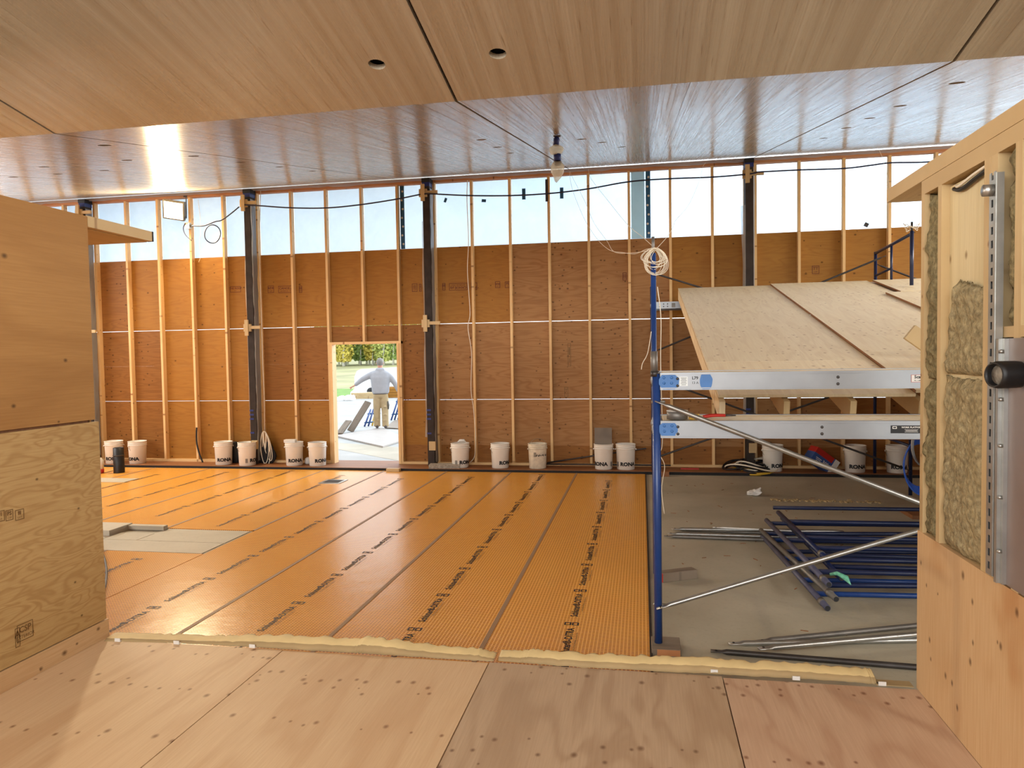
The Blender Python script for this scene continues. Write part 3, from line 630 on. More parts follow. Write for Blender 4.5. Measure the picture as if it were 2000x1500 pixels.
# ---- steel columns wrapped in plastic
def column(cx, label, arm=True, w=.11):
    t = thing('steel_column', (cx, 11.02, .045), label, 'column', 'plastic wrapped steel columns along the far wall')
    y0, y1 = 10.985, 11.145
    mk('post', *boxvf((cx-w/2, y0, .045), (cx+w/2, y1, 4.50)), 'steel_dark', t)
    mk('cap_plate', *boxvf((cx-w/2-.01, y0-.01, 4.50), (cx+w/2+.01, y1+.01, 4.565)), 'black', t)
    mk('top_tape', *boxvf((cx-w/2-.004, y0-.004, 4.44), (cx+w/2+.004, y1+.004, 4.50)), 'tape_blue', t)
    # crumpled wrap round the right side and back, drawn in at the tape
    V, Fc = [], []; nz, nk = 60, 10
    for j in range(nz+1):
        z = .10+4.3*j/nz
        for k in range(nk+1):
            u = k/nk; xx = cx+w/2+.012 if u < .75 else cx+w/2+.012-(u-.75)*.3; yy = y0-.006+u/.75*.16 if u < .75 else y1+.004
            d = noise.fractal(Vector((z*2.2, u*5, cx*3)), 1, 2, 3)*.018
            V.append((xx+abs(d)*.9, yy+d*.4, z))
    for j in range(nz):
        for k in range(nk): a = j*(nk+1)+k; Fc.append((a, a+1, a+nk+2, a+nk+1))
    mk('plastic_wrap', V, Fc, 'poly_wrap', t, smooth=True)
    V, Fc = [], []                                            # loose flap at the left edge
    for j in range(41):
        z = .5+3.4*j/40
        for k in range(4): V.append((cx-w/2-.002-.010*k-abs(noise.noise(Vector((z*1.4, k*.6, cx))))*.035*k/3, y0-.004+.02*k, z))
    for j in range(40):
        for k in range(3): a = j*4+k; Fc.append((a, a+1, a+5, a+4))
    mk('plastic_flap', V, Fc, 'poly_wrap', t, smooth=True)
    for z in (4.33, 2.30):
        mk('clamp_block', *boxvf((cx-w/2-.045, y0-.045, z-.06), (cx+w/2-.03, y0-.006, z+.06)), 'lumber', t)
        mk('clamp_block', *boxvf((cx-w/2-.01, y0-.075, z-.13), (cx-w/2+.05, y0-.046, z+.13)), 'lumber', t)
        if arm: mk('clamp_arm', *boxvf((cx+w/2-.03, y0-.04, z-.02), (cx+w/2+.14, y0-.006, z+.03)), 'lumber', t)
    mk('foot_block', *boxvf((cx-.02, y0-.05, .30), (cx+w/2+.03, y0-.008, .44)), 'lumber', t)
    for z in (.92, .85, .78, .55):
        mk('tape_band', *boxvf((cx-w/2-.004, y0-.005, z), (cx+.01, y0-.001, z+.028)), 'tape_blue', t)
column(sx(0)-.075, 'steel column behind the plywood box at the far left of the far wall')
column(at(490, 560, 11.0).x-.02, 'wrapped steel column with blue tape beside the coiled white cord')
column(at(836, 560, 11.0).x, 'wrapped steel column just right of the doorway')
column(at(1464, 560, 11.0).x, 'wrapped steel column rising behind the sloping plywood deck')

# ---- plastic strip along the head of the far wall
V, Fc = [], []; n = 240
for i in range(n+1):
    x = XL+.1+(XR-XL-.2)*i/n
    for k in range(4):
        a = noise.fractal(Vector((x*2.3, k*.8, 1)), 1, 2, 3)
        V.append((x, 11.12-.015*k+a*.012, 4.605-.018*k-.010*abs(a)*k))
for i in range(n):
    for k in range(3): a = i*4+k; Fc.append((a, a+1, a+5, a+4))
o = mk('plastic_strip', V, Fc, 'poly_wrap', None, None, True); tag(o, 'crumpled clear plastic strip tucked under the ceiling along the far wall', 'plastic sheet')

film_mat('board_film', (.6, .66, .64, 1), .45, (.62, .68, .66, 1))
# ---- blue perforated uprights and boards outside the sheeting
def upright(px, lab):
    p = at(px, 420, D); t = thing('perforated_upright', (p.x, D, Z3), lab, 'upright')
    mk('strip', *boxvf((p.x-.035, D-.002, Z3+.002), (p.x+.035, D+.001, ZT-.002)), 'blue_panel', t)
    for k in range(7):
        V, Fc = lathe([(.017, 0), (.017, .003)], 14); mk('hole_dot', V, Fc, 'paper_white', t, Matrix.Translation((p.x+(-.008 if k % 2 else .008), D-.002, 3.60+.14*k)) @ Matrix.Rotation(PI/2, 4, 'X'))
upright(786, 'blue perforated upright seen through sheeting left of the doorway column'); upright(1266, 'blue perforated upright seen through sheeting above the scaffold pole')
p = at(1250, 420, D); o = mk('grey_board', *boxvf((-.10, 0, 0), (.10, .003, ZT-Z3-.004)), 'board_film', None, Matrix.Translation((p.x-.03, D, Z3+.002))); tag(o, 'pale grey board behind the sheeting beside the blue upright', 'board')
for px_, py_, w, h, rz, lab in ((870, 391, .04, .07, .4, 'small tilted teal tape scrap on the sheeting nearest the doorway column'), (945, 392, .07, .045, .1, 'small teal tape scrap lying sideways on the sheeting'), (1023, 379, .055, .17, 0, 'tall teal tape strip left of the dark stud bracket'), (1097, 377, .055, .17, 0, 'tall teal tape strip right of the dark stud bracket'), (1692, 439, .06, .06, .5, 'small grey tape scrap on the sheeting near the right wall')):
    p = at(px_, py_, D); o = mk('tape_scrap', *boxvf((-w/2, 0, -h/2), (w/2, .002, h/2)), 'blue_panel' if px_ < 1600 else 'galv_dark', None, Matrix.Translation((p.x, D-.001, p.z)) @ Matrix.Rotation(rz, 4, 'Y')); tag(o, lab, 'tape')
p = at(1069, 372, SF); o = mk('stud_bracket', *boxvf((-.02, -.006, -.17), (.02, 0, .17)), 'galv_dark', None, Matrix.Translation((p.x-.01, SF, p.z))); tag(o, 'dark perforated bracket fixed to a stud between two teal tapes', 'bracket')

# ---- floodlight
fl = thing('floodlight', at(342, 415, 11.05), 'switched-on LED floodlight hanging on the far wall studs', 'floodlight')
fp = at(339, 411, 11.0); fM = Matrix.Translation(fp) @ Matrix.Rotation(.30, 4, 'Z') @ Matrix.Rotation(.15, 4, 'Y') @ Matrix.Rotation(.40, 4, 'X')
mk('housing', *boxvf((-.17, 0, -.155), (.17, .07, .155)), 'lamp_body', fl, fM)
mk('bezel', *merge(boxvf((-.17, -.012, -.155), (-.15, 0, .155)), boxvf((.15, -.012, -.155), (.17, 0, .155)), boxvf((-.15, -.012, -.155), (.15, 0, -.135)), boxvf((-.15, -.012, .135), (.15, 0, .155))), 'lamp_body', fl, fM)
mk('lens', *boxvf((-.15, -.006, -.135), (.15, -.001, .135)), 'lamp_on', fl, fM)
mk('yoke', *merge(boxvf((.175, -.01, -.12), (.185, .09, -.09)), boxvf((.175, .06, -.12), (.185, .09, .25)), boxvf((.14, .06, .235), (.185, .12, .25))), 'galv_dark', fl, fM)
la = bpy.data.lights.new('flood_beam', 'AREA'); la.shape = 'RECTANGLE'; la.size = .3; la.size_y = .27; la.energy = 190; la.color = (1, .80, .50); la.spread = PI
lo_ = bpy.data.objects.new('flood_beam', la); link(lo_, fl, fM @ Matrix.Translation((0, -.03, 0)) @ Matrix.Rotation(-PI/2, 4, 'X'))
jb = thing('junction_box', at(367, 441, 11.1), 'small white junction box on the stud below the floodlight', 'junction box')
p = at(367, 441, 11.13); mk('case', *boxvf((p.x-.045, p.y-.03, p.z-.05), (p.x+.045, p.y+.028, p.z+.05)), 'paper_white', jb)
mk('gland', *boxvf((p.x+.045, p.y-.02, p.z-.025), (p.x+.085, p.y+.01, p.z+.015)), 'black', jb)
# black feed cable: loop, then along the columns
cabpts = [at(x, y, 11.05) for x, y in ((376, 441), (398, 441), (420, 433), (433, 430), (450, 418), (467, 404))]
o = tube('power_cable', spline(cabpts), .010, 'navy_cable', None, 8); tag(o, 'dark cable from the junction box up to the left wrapped column', 'cable')
c = at(415, 457, 11.03); o = tube('cable_loop', [c+Vector((.145*math.cos(a), .006*math.sin(a*3), .150*math.sin(a))) for a in [2*PI*k/40 for k in range(40)]], .009, 'navy_cable', None, 8, True); tag(o, 'round loop of dark cable hanging below the floodlight feed', 'cable')
o = tube('power_cable', spline([at(x, y, 11.1) for x, y in ((362, 436), (358, 446), (362, 458), (374, 470))]), .008, 'navy_cable', None, 8); tag(o, 'short dark cable curling under the junction box', 'cable')
run = [(478, 400), (510, 402), (570, 406), (640, 406), (710, 399), (780, 388), (826, 379), (850, 379), (920, 382), (996, 382), (1072, 378), (1148, 369), (1228, 355), (1308, 349), (1390, 346), (1462, 340), (1480, 336), (1560, 332), (1648, 329), (1700, 323), (1740, 318), (1800, 317), (1850, 314), (1950, 316)]
for a, b, lab in ((0, 7, 'dark cable sagging between the two left wrapped columns'), (7, 16, 'long dark cable strung from the doorway column to the right column'), (16, 24, 'dark cable running right from the right wrapped column')):
    o = tube('power_cable', spline([at(x, y, 10.93) for x, y in run[a:b+(1 if b < 24 else 0)]], 5), .011, 'navy_cable', None, 8); tag(o, lab, 'cable')

# ---- taped fixture hanging from the ceiling
hx, hy = -.734, 6.546; hz = cpt(hx, hy).z
hl_ = thing('hanging_fixture', (hx, hy, hz-.32), 'plastic wrapped light fixture hanging from the ceiling with blue tape', 'light fixture')
V, Fc = lathe([(.035, 0), (.035, .004)], 18); mk('ceiling_rose', V, Fc, 'galv_dark', hl_, Matrix.Translation((hx, hy, hz-.005)))
mk('tape_band', *sweep([(hx, hy, hz-.012), (hx-.004, hy, hz-.03), (hx-.012, hy, hz-.085)], [.018, .028, .026], 14), 'tape_blue', hl_, smooth=True)
V, Fc = sweep([(hx-.012, hy, hz-.085), (hx-.012, hy, hz-.11), (hx-.006, hy, hz-.145), (hx, hy, hz-.17)], [.028, .062, .064, .03], 18)
mk('plastic_bag', [v+Vector(noise.noise_vector(v*28))*.014 for v in V], Fc, 'bulb_glass', hl_, smooth=True)
mk('tape_band', *sweep([(hx, hy, hz-.165), (hx, hy, hz-.225)], [.033, .033], 14), 'tape_blue', hl_, smooth=True)
mk('socket', *sweep([(hx+.002, hy, hz-.225), (hx+.002, hy, hz-.262)], [.030, .030], 14), 'black', hl_, smooth=True)
V, Fc = sweep([(hx, hy, hz-.235), (hx, hy, hz-.27), (hx, hy, hz-.32), (hx-.005, hy, hz-.37), (hx-.015, hy, hz-.41)], [.034, .060, .058, .038, .008], 20)
mk('plastic_bag', [v+Vector(noise.noise_vector(v*25))*.012 for v in V], Fc, 'bulb_glass', hl_, smooth=True)

# ---- paper strips curling at the landing edge
def paper(name, pts, lab):
    """pts: (x pixel, y of the lower edge, y of the upper edge) along the lip"""
    sp_ = []
    for i in range(len(pts)-1):
        for k in range(10):
            t = k/10; sp_.append([pts[i][c]*(1-t)+pts[i+1][c]*t for c in range(3)])
    sp_.append(list(pts[-1])); V, Fc, mi = [], [], []; nk = 6
    for i, (x, yl, yu) in enumerate(sp_):
        a = on(x, yl, .122); wdt = on(x, yl, .122); 
        h = max(.012, (yl-yu)/F*a.y)*.72                        # lip height as seen
        jit = noise.noise(Vector((i*.35, 4, 2)))
        j2 = noise.noise(Vector((i*1.7, 9, 2)))
        prof = [(0, 0), (.012, h*.40), (.022, h*.56+.003*j2), (.055+.01*j2, h*.74+.005*jit), (.085+.02*j2, h*.86+.006*j2), (.10+.03*j2, h*.80+.010*jit)]
        for (dy, dz) in prof: V.append(Vector((a.x, a.y+dy+.006*jit, .121+dz+.004*noise.noise(Vector((i*.5, dy*40, 8))))))
    for i in range(len(sp_)-1):
        for k in range(nk-1): q = i*nk+k; Fc.append((q, q+nk, q+nk+1, q+1)); mi.append(1 if k < 2 else 0)
    o = mk(name, V, Fc, ['paper_tan', 'paper_face'], None, None, True); o.data.polygons.foreach_set('material_index', mi)
    m = o.modifiers.new('thickness', 'SOLIDIFY'); m.thickness = .002
    return tag(o, lab, 'paper')
paper('paper_strip', [(203, 1252, 1242), (300, 1254, 1246), (400, 1258, 1249), (430, 1260, 1246), (500, 1264, 1240), (600, 1270, 1243), (690, 1275, 1246), (705, 1276, 1238), (740, 1278, 1241), (800, 1282, 1257), (880, 1287, 1268), (930, 1290, 1270), (964, 1291, 1288)], 'tan paper strip curling up along the left landing edge')
paper('paper_strip', [(973, 1290, 1278), (1015, 1294, 1277), (1030, 1295, 1272), (1065, 1298, 1273), (1150, 1304, 1280), (1240, 1308, 1286), (1300, 1312, 1283), (1380, 1315, 1288), (1460, 1320, 1294), (1560, 1325, 1300), (1640, 1330, 1308), (1700, 1335, 1310), (1712, 1336, 1314)], 'paint-splashed tan paper strip along the right landing edge')
a = on(1712, 1338, .122); o = mk('paper_scrap', *boxvf((0, 0, 0), (.17, .06, .004)), 'paper_face', None, Matrix.Translation((a.x, a.y, .121))); tag(o, 'short flat brown paper scrap by the right wall corner', 'paper')
for px_, py_, lab in ((230, 1249, 'white clip on the landing edge nearest the left box'), (345, 1254, 'second white clip from the left box'), (493, 1261, 'third white clip from the left box'), (1395, 1311, 'white clip on the grey plywood sheet corner'), (1555, 1324, 'white clip midway along the right paper strip'), (1723, 1335, 'white clip nearest the right wall')):
    q = on(px_, py_+4, .121); t = thing('edge_clip', (q.x, q.y, .121), lab, 'clip', 'white clips on the landing edge')
    mk('tab', *boxvf((q.x-.018, q.y-.004, .121), (q.x+.018, q.y, .141)), 'paper_white', t); mk('foot', *boxvf((q.x-.018, q.y, .121), (q.x+.018, q.y+.03, .125)), 'paper_white', t)

# ================================================================== SLOPING PLYWOOD DECK
DX, DS = .50, .2213
def dz(y): return 1.643 + DS*(y-5.66)                         # top surface of the deck
dk = thing('plywood_deck', (1.9, 7.5, 1.3), 'large sloping plywood deck on rafters behind the scaffold', 'deck')
DN, DF = 4.985, 10.30
up = Vector((0, -DS, 1)).normalized()
def dsheet(name, x0, x1, y0, y1, lift, m, par):
    a = Vector(((x0+x1)/2, y0, dz(y0)-.0095)) + up*lift; b = Vector(((x0+x1)/2, y1, dz(y1)-.0095)) + up*lift
    return board(name, a, b, x1-x0, .019, m, par, up)
YJ = 5.92
dsheet('plywood_sheet', DX, DX+1.217, DN, YJ-.004, 0, 'ply_deck', dk); dsheet('plywood_sheet', DX, DX+1.217, YJ, DF, 0, 'ply_deck', dk)
dsheet('plywood_sheet', DX+1.223, DX+2.44, DN+.02, YJ+.2, .019, 'ply_deck', dk); dsheet('plywood_sheet', DX+1.223, DX+2.44, YJ+.204, DF+.02, .019, 'ply_deck', dk)
dsheet('plywood_sheet', DX+2.445, DX+3.4, DN, DF, .004, 'ply_floor_rose', dk)
for xx, ya, yb, lf in ((DX+1.222, DN+.02, DF+.02, .019),): board('sheet_edge', Vector((xx, ya, dz(ya)-.0095))+up*lf, Vector((xx, yb, dz(yb)-.0095))+up*lf, .0016, .0186, 'lumber_dark', dk, up)
for k in range(9):
    x = DX+.019+.406*k
    if x > DX+3.4: break
    board('rafter', Vector((x, DN-.06, dz(DN-.06)-.030))-up*.062, Vector((x, DF-.01, dz(DF-.01)-.030))-up*.062, .038, .125, 'lumber' if k else 'ply_deck', dk, up)
board('tail_beam', (DX+.6, 9.7, 2.34), (DX+3.3, 9.7, 2.34), .038, .10, 'lumber', dk)
# loose sheets lying on the deck
for x0, y0, y1, lift, lab in ((DX+2.48, 9.15, 10.2, .042, 'small loose plywood sheet at the top of the sloping deck'), (DX+2.30, 6.4, 9.10, .042, 'long loose plywood sheet on the sloping deck beside the right wall')):
    a = Vector((x0+.6, y0, dz(y0))); t = thing('loose_plywood', a, lab, 'plywood sheet')
    dsheet('sheet', x0, x0+1.2, y0, y1, lift, 'ply_deck', t)
    board('sheet_edge', Vector((x0-.001, y0, dz(y0)-.0095))+up*lift, Vector((x0-.001, y1, dz(y1)-.0095))+up*lift, .0016, .0186, 'lumber_dark', t, up)
p = at(1782, 645, 5.9); t = thing('timber_offcut', p, 'pale timber offcut poking out beside the right wall', 'offcut')
board('offcut', at(1776, 648, 5.8), at(1850, 700, 5.8), .04, .12, 'lumber', t, (0, 0, 1))

# ================================================================== NEAR SCAFFOLD
RT = .0213
def leg(name, x, y, z0, z1, m, par, r=RT): return tube(name, [(x, y, z0), (x, y, z1)], r, m, par, 14)
fx, fy = .082, 4.36
sc = thing('scaffold_frame', (fx, fy, .04), 'blue scaffold frame seen end-on beside the orange floor', 'scaffold')
tube('leg', [(fx, fy, .042), (fx, fy, 1.655)], .0238, 'blue_paint', sc, 16)
tube('leg', [(fx+.012, fy+1.52, .0), (fx+.012, fy+1.52, 2.57)], RT, 'blue_paint', sc, 14)
mk('coupling_pin', *sweep([(fx-.012, fy, 1.655), (fx-.012, fy, 1.79)], [.021, .021], 14), 'galv_dull', sc, smooth=True)
mk('pin_collar', *sweep([(fx-.008, fy, 1.64), (fx-.008, fy, 1.672)], [.0265, .0265], 14), 'galv_dark', sc, smooth=True)
for z in (.35, 1.24, 1.535): tube('ledger', [(fx, fy, z), (fx+.012, fy+1.52, z)], .017, 'blue_paint', sc, 12)
tube('inner_post', [(fx+.006, fy+.45, .35), (fx+.006, fy+.45, 1.535)], .015, 'blue_paint', sc, 12)
tube('post_pin', [(fx+.012, fy+1.52, 2.57), (fx+.012, fy+1.52, 2.70)], .012, 'galv_dull', sc, 10)
for z in (1.49, .27): mk('lock_stud', *sweep([(fx-.03, fy, z), (fx+.05, fy, z)], .009, 8), 'galv', sc, smooth=True)
# right hand frame of the same bay, standing behind the right wall
sc2 = thing('scaffold_frame', (3.2, fy, 0), 'blue scaffold frame hidden mostly behind the right stud wall', 'scaffold')
for yy in (fy, fy+1.52): leg('leg', 3.2, yy, 0, 1.9, 'blue_paint', sc2)
for z in (.35, 1.24, 1.535): tube('ledger', [(3.2, fy, z), (3.2, fy+1.52, z)], .017, 'blue_paint', sc2, 12)
# cross brace
def brace(name, pairs, m, lab, r=.0125, flat=.085, cat='brace', grp=None):
    a0 = Vector(pairs[0][0]); t = thing(name, a0, lab, cat, grp)
    for a, b in pairs:
        a, b = Vector(a), Vector(b); d = (b-a).normalized(); Lg = (b-a).length
        pts = [a, a+d*flat*.6, a+d*flat, b-d*flat, b-d*flat*.6, b]
        tube('brace_tube', pts, [(r*1.35, r*.3), (r*1.35, r*.32), (r, r), (r, r), (r*1.35, r*.32), (r*1.35, r*.3)], m, t, 12)
        side = d.cross(Vector((0, 1, 0))).normalized()
        for e, s in ((a, 1), (b, -1)):
            V, Fc = lathe([(.007, -.012), (.007, .012)], 10); mk('bolt_hole', V, Fc, 'black', t, Matrix.Translation(e+d*s*.025) @ Matrix.Rotation(PI/2, 4, 'X'))
    return t
brace('cross_brace', [((fx-.01, fy-.03, 1.497), (3.24, fy-.03, .235)), ((fx-.01, fy-.045, .262), (3.24, fy-.045, 1.385))], 'galv', 'galvanised cross brace spanning in front of the scaffold', .0142)
# aluminium work platforms
def platform(x0, x1, y0, zt, h, lab, upper):
    t = thing('work_platform', (x0, y0, zt-h), lab, 'platform', 'aluminium scaffold planks')
    for yy, s in ((y0, 1), (y0+.47, -1)):
        mk('side_rail', *merge(boxvf((x0, yy-.002*s, zt-h), (x1, yy+.002*s, zt)), boxvf((x0, min(yy, yy+.028*s), zt-h), (x1, max(yy, yy+.028*s), zt-h+.004)), boxvf((x0, min(yy-.006*s, yy+.028*s), zt-.012), (x1, max(yy-.006*s, yy+.028*s), zt)), boxvf((x0, yy-.005*s if s > 0 else yy-.002, zt-h+.008), (x1, yy+.002 if s > 0 else yy+.005, zt-h+.014))), 'aluminium', t)
    box('plank_top', (x0+.02, y0+.028, zt-.016), (x1-.02, y0+.442, zt-.003), 'ply_deck', t, 0)
    for k in range(5): mk('rung', *boxvf((x0+.2+k*.65, y0+.004, zt-.07), (x0+.24+k*.65, y0+.466, zt-.035)), 'aluminium', t)
    for yy in (y0+.03, y0+.43):
        mk('end_hook', *sweep([(x0+.04, yy, zt-.03), (x0-.005, yy, zt-.012), (x0-.032, yy, zt-.022), (x0-.042, yy, zt-.055), (x0-.036, yy, zt-.08)], [(.006, .012)]*5, 8), 'aluminium', t, smooth=True)
    def rivet(x, z, m='galv_dark', r=.0085):
        V, Fc = lathe([(r, 0), (r, .003), (r*.5, .006)], 12); mk('rivet', V, Fc, m, t, Matrix.Translation((x, y0-.002, z)) @ Matrix.Rotation(PI/2, 4, 'X'), True)
    zc = zt-h/2
    for x in (x0+.022, x0+.066):
        for z in (zc+.022, zc-.010): rivet(x, z, 'sticker_blue')
    for z in (zc+.016, zc-.026): rivet(x0+.100, z, 'galv_dark')
    for z in (zc+.016, zc-.022): rivet(x0+(.985 if upper else .90), z)
    def print_(vf, x, z, m, nm='label'): return mk(nm, *vf, m, t, Matrix.Translation((x, y0-.0032, z)) @ MY)
    if upper:
        def blob(w, h2, seed):
            n = 26; V = [Vector((0, 0, 0))]+[Vector((w*math.cos(a)*(1+.16*noise.noise(Vector((a*2, seed, 0)))), h2*max(-1, min(1, 1.25*math.sin(a))), 0)) for a in [2*PI*k/n for k in range(n)]]
            return V, [(0, 1+k, 1+(k+1) % n) for k in range(n)]
        print_(blob(.058, h*.44, 1.0), x0+.050, zc-.002, 'sticker_blue', 'paint_patch'); print_(blob(.036, h*.44, 5.0), x0+.262, zc-.002, 'sticker_blue', 'paint_patch')
        o = print_(quad_vf(.046, .055), x0+.135, zc, 'galv', 'rating_label')
        V, Fc = merge(*[xf(quad_vf(.034*(1-.2*(k % 2)), .0025), Matrix.Translation((0, .02-.008*k, .0004))) for k in range(6)]); mk('fine_print', V, Fc, 'ink_black', o, Matrix.Translation((x0+.135, y0-.0034, zc)) @ MY)
        V, Fc = merge(xf(text_vf('L79', .024, .0006), Matrix.Translation((0, .014, 0))), xf(text_vf('13 A', .020, 0), Matrix.Translation((0, -.014, 0)))); mk('stamped_code', V, Fc, 'ink_black', t, Matrix.Translation((x0+.200, y0-.0040, zc+.004)) @ MY)
        o = print_(quad_vf(.13, .042), x0+1.432, zc+.004, 'paper_white', 'maker_label')
        V, Fc = merge(xf(text_vf('Scaf', .024, .0008), Matrix.Translation((-.03, .008, .0004))), xf(text_vf('Ph: 1-888', .010, .0002), Matrix.Translation((-.03, -.012, .0004)))); mk('fine_print', V, Fc, 'ink_black', o, Matrix.Translation((x0+1.432, y0-.0034, zc+.004)) @ MY)
        V, Fc = frame_vf(.13, .042, .002); mk('label_border', V, Fc, 'red', o, Matrix.Translation((x0+1.432, y0-.0036, zc+.004)) @ MY)
    else:
        V = blob2(.055, h*.42); mk('paint_patch', *V, 'sticker_blue', t, Matrix.Translation((x0+.045, y0-.0032, zc)) @ MY)
        o = print_(quad_vf(.165, .044), x0+1.345, zc+.004, 'ink_black', 'maker_label')
        V, Fc = merge(xf(text_vf('WORK PLATFORM', .013, .0003), Matrix.Translation((.028, .011, .0004))), *[xf(quad_vf(.07-.01*(k % 2), .002), Matrix.Translation((.025, -.002-.006*k, .0004))) for k in range(3)], xf(frame_vf(.022, .014, .003), Matrix.Translation((-.062, .010, .0004)))); mk('fine_print', V, Fc, 'paper_white', o, Matrix.Translation((x0+1.345, y0-.0034, zc+.004)) @ MY)
    return t
def blob2(w, h2):
    n = 24; V = [Vector((0, 0, 0))]+[Vector((w*math.cos(a)*(1+.2*noise.noise(Vector((a*2, 9, 0)))), h2*max(-1, min(1, 1.2*math.sin(a))), 0)) for a in [2*PI*k/n for k in range(n)]]
    return V, [(0, 1+k, 1+(k+1) % n) for k in range(n)]
platform(fx+.022, 3.16, 4.345, 1.662, .102, 'upper aluminium work platform with blue paint patches', True)
platform(fx+.022, 3.16, 4.345, 1.378, .102, 'lower aluminium work platform with a black label', False)
board('front_beam', (fx+.28, 5.005, 1.268), (3.85, 5.005, 1.268), .038, .140, 'lumber_dark', dk)
# things on the lower platform
q = Vector((.205, 4.44, 1.378)); t = thing('tape_roll', q, 'round metal tin roll on the lower work platform end', 'roll')
V, Fc = lathe([(.05, 0), (.062, .003), (.062, .048), (.05, .052), (.045, .048), (.045, .01), (.0, .01)], 26); mk('tin', V, Fc, 'galv_dull', t, Matrix.Translation(q), True)
V, Fc = lathe([(.046, 0), (.063, 0), (.063, .006), (.046, .006)], 26); mk('rim', V, Fc, 'paper_white', t, Matrix.Translation(q+Vector((0, 0, .05))), True)
q = Vector((.42, 4.47, 1.378)); t = thing('red_pliers', q, 'red handled tool lying on the lower work platform', 'tool')
for k, dy in enumerate((0, .03)): tube('handle', spline([q+Vector((-.06, dy, .012)), q+Vector((.0, dy+.005, .020)), q+Vector((.07, .015, .02))], 4), .009, 'red', t, 8)
mk('jaw', *sweep([q+Vector((.07, .015, .02)), q+Vector((.13, .015, .02))], [(.010, .007), (.003, .004)], 8), 'galv_dark', t, smooth=True)
o = mk('yellow_case', *boxvf((-.03, -.02, 0), (.03, .02, .03)), 'yellow', None, Matrix.Translation((.305, 4.46, 1.378))); tag(o, 'small yellow case beside the tin on the lower platform', 'case')
# pad under the leg
o = box('timber_pad', (.055-.015, 4.262, .0), (.21, 4.46, .040), 'lumber_grey', None, 0, .003); tag(o, 'grey timber pad with an orange end under the scaffold leg', 'timber block')
mk('painted_end', *boxvf((.072, 4.2605, .002), (.205, 4.2618, .038)), 'stud_red', o)
a = on(1290, 1140); o = board('timber_block', a+Vector((.0, .06, .036)), a+Vector((.27, .20, .036)), .09, .072, 'lumber_grey', None, (0, 0, 1), .004); tag(o, 'weathered grey timber block with a red end lying on the concrete', 'timber block')
d_ = Vector((.27, .14, 0)).normalized(); board('red_end', a+Vector((.0, .06, .036))-d_*.0012, a+Vector((.0, .06, .036))-d_*.0002, .088, .070, 'red', o)

# ---- white rope coil and strings on the tall post
pt = Vector((fx+.012, fy+1.52-.03, 2.60))
rc = thing('rope_coil', pt-Vector((0, 0, .3)), 'coil of thin white rope hung on the tall scaffold post', 'rope')
rnd = random.Random(3)
for k in range(16):
    w, h = rnd.uniform(.04, .115), rnd.uniform(.05, .105); ox, oy = rnd.uniform(-.015, .035), rnd.uniform(-.05, .02)
    loop = [pt+Vector((ox+w*math.sin(a)*(.35+.65*math.sin(a/2)), oy+.02*math.cos(a*2+k), -h*(1-math.cos(a))/1.0)) for a in [2*PI*i/26 for i in range(26)]]
    tube('rope_loop', loop, .0021, 'cord_white', rc, 6, True)
tube('rope_tail', spline([pt+Vector((.03, -.02, -.30)), pt+Vector((.055, -.03, -.55)), pt+Vector((.05, -.03, -.9)), pt+Vector((.06, -.03, -1.5)), pt+Vector((.04, -.03, -1.62)), pt+Vector((.075, -.03, -1.72)), pt+Vector((.05, -.03, -1.9)), pt+Vector((.07, -.03, -2.1))]), .0032, 'cord_white', rc, 6)
tube('rope_tail', spline([pt+Vector((-.02, -.02, -.65)), pt+Vector((-.05, -.02, -.82)), pt+Vector((-.09, -.02, -.90)), pt+Vector((-.10, -.02, -.95))]), .003, 'cord_white', rc, 6)
strings = [([(1512, 410-94), (1500, 380), (1460, 445), (1420, 500), (1330, 545)], 'x')]
def string(pxs, Ys, lab, r=.0022):
    pts = [at(x, y, Y) for (x, y), Y in zip(pxs, Ys)]
    o = tube('string', spline(pts, 6), r, 'cord_white', None, 6); tag(o, lab, 'string')
string([(1278, 484), (1255, 463), (1225, 438), (1190, 395), (1155, 350), (1149, 330)], [5.85, 6.4, 7.2, 8.4, 9.8, 10.4], 'thin string from the rope coil to the ceiling, middle one of three')
string([(1276, 486), (1262, 487), (1240, 496), (1215, 493), (1190, 488), (1165, 465), (1140, 425), (1118, 370), (1112, 336)], [5.85, 6.0, 6.4, 6.9, 7.4, 8.2, 9.0, 10.0, 10.5], 'thin string drooping left from the rope coil to the ceiling')
string([(1276, 488), (1262, 490), (1235, 494), (1200, 492), (1185, 470), (1160, 435), (1143, 395), (1120, 350), (1113, 335)], [5.85, 6.0, 6.3, 7.0, 7.6, 8.5, 9.2, 10.1, 10.5], 'second thin string drooping left beside the first one')
string([(1282, 486), (1305, 460), (1316, 440), (1320, 430), (1345, 400), (1364, 358), (1373, 326), (1378, 318)], [5.85, 6.6, 7.1, 7.4, 8.6, 9.6, 10.4, 10.6], 'thin string rising right from the rope coil to the ceiling')
string([(1717, 293), (1724, 310), (1733, 345), (1740, 372), (1752, 400), (1762, 425), (1778, 444)], [10.6, 10.6, 10.4, 10.2, 9.9, 9.7, 9.45], 'thin string from the ceiling down to the dark scaffold post')
string([(913, 352), (912, 390), (915, 470), (913, 530), (918, 610), (914, 640), (921, 690), (920, 760), (925, 800), (929, 850), (927, 890), (918, 903)], [11.1]*12, 'white cord hanging down the stud right of the doorway column', .006)
string([(387, 390), (392, 440), (390, 480), (393, 497), (388, 512)], [11.1]*5, 'thin string hanging in front of the sheeting near the floodlight', .003)
string([(509, 372), (507, 480), (510, 600), (513, 700), (516, 780), (517, 842)], [11.12]*6, 'white cord running down the stud to the coiled hank', .006)
hk = thing('cord_hank', at(517, 885, 11.05), 'hank of white cord hanging beside the left wrapped column', 'cord')
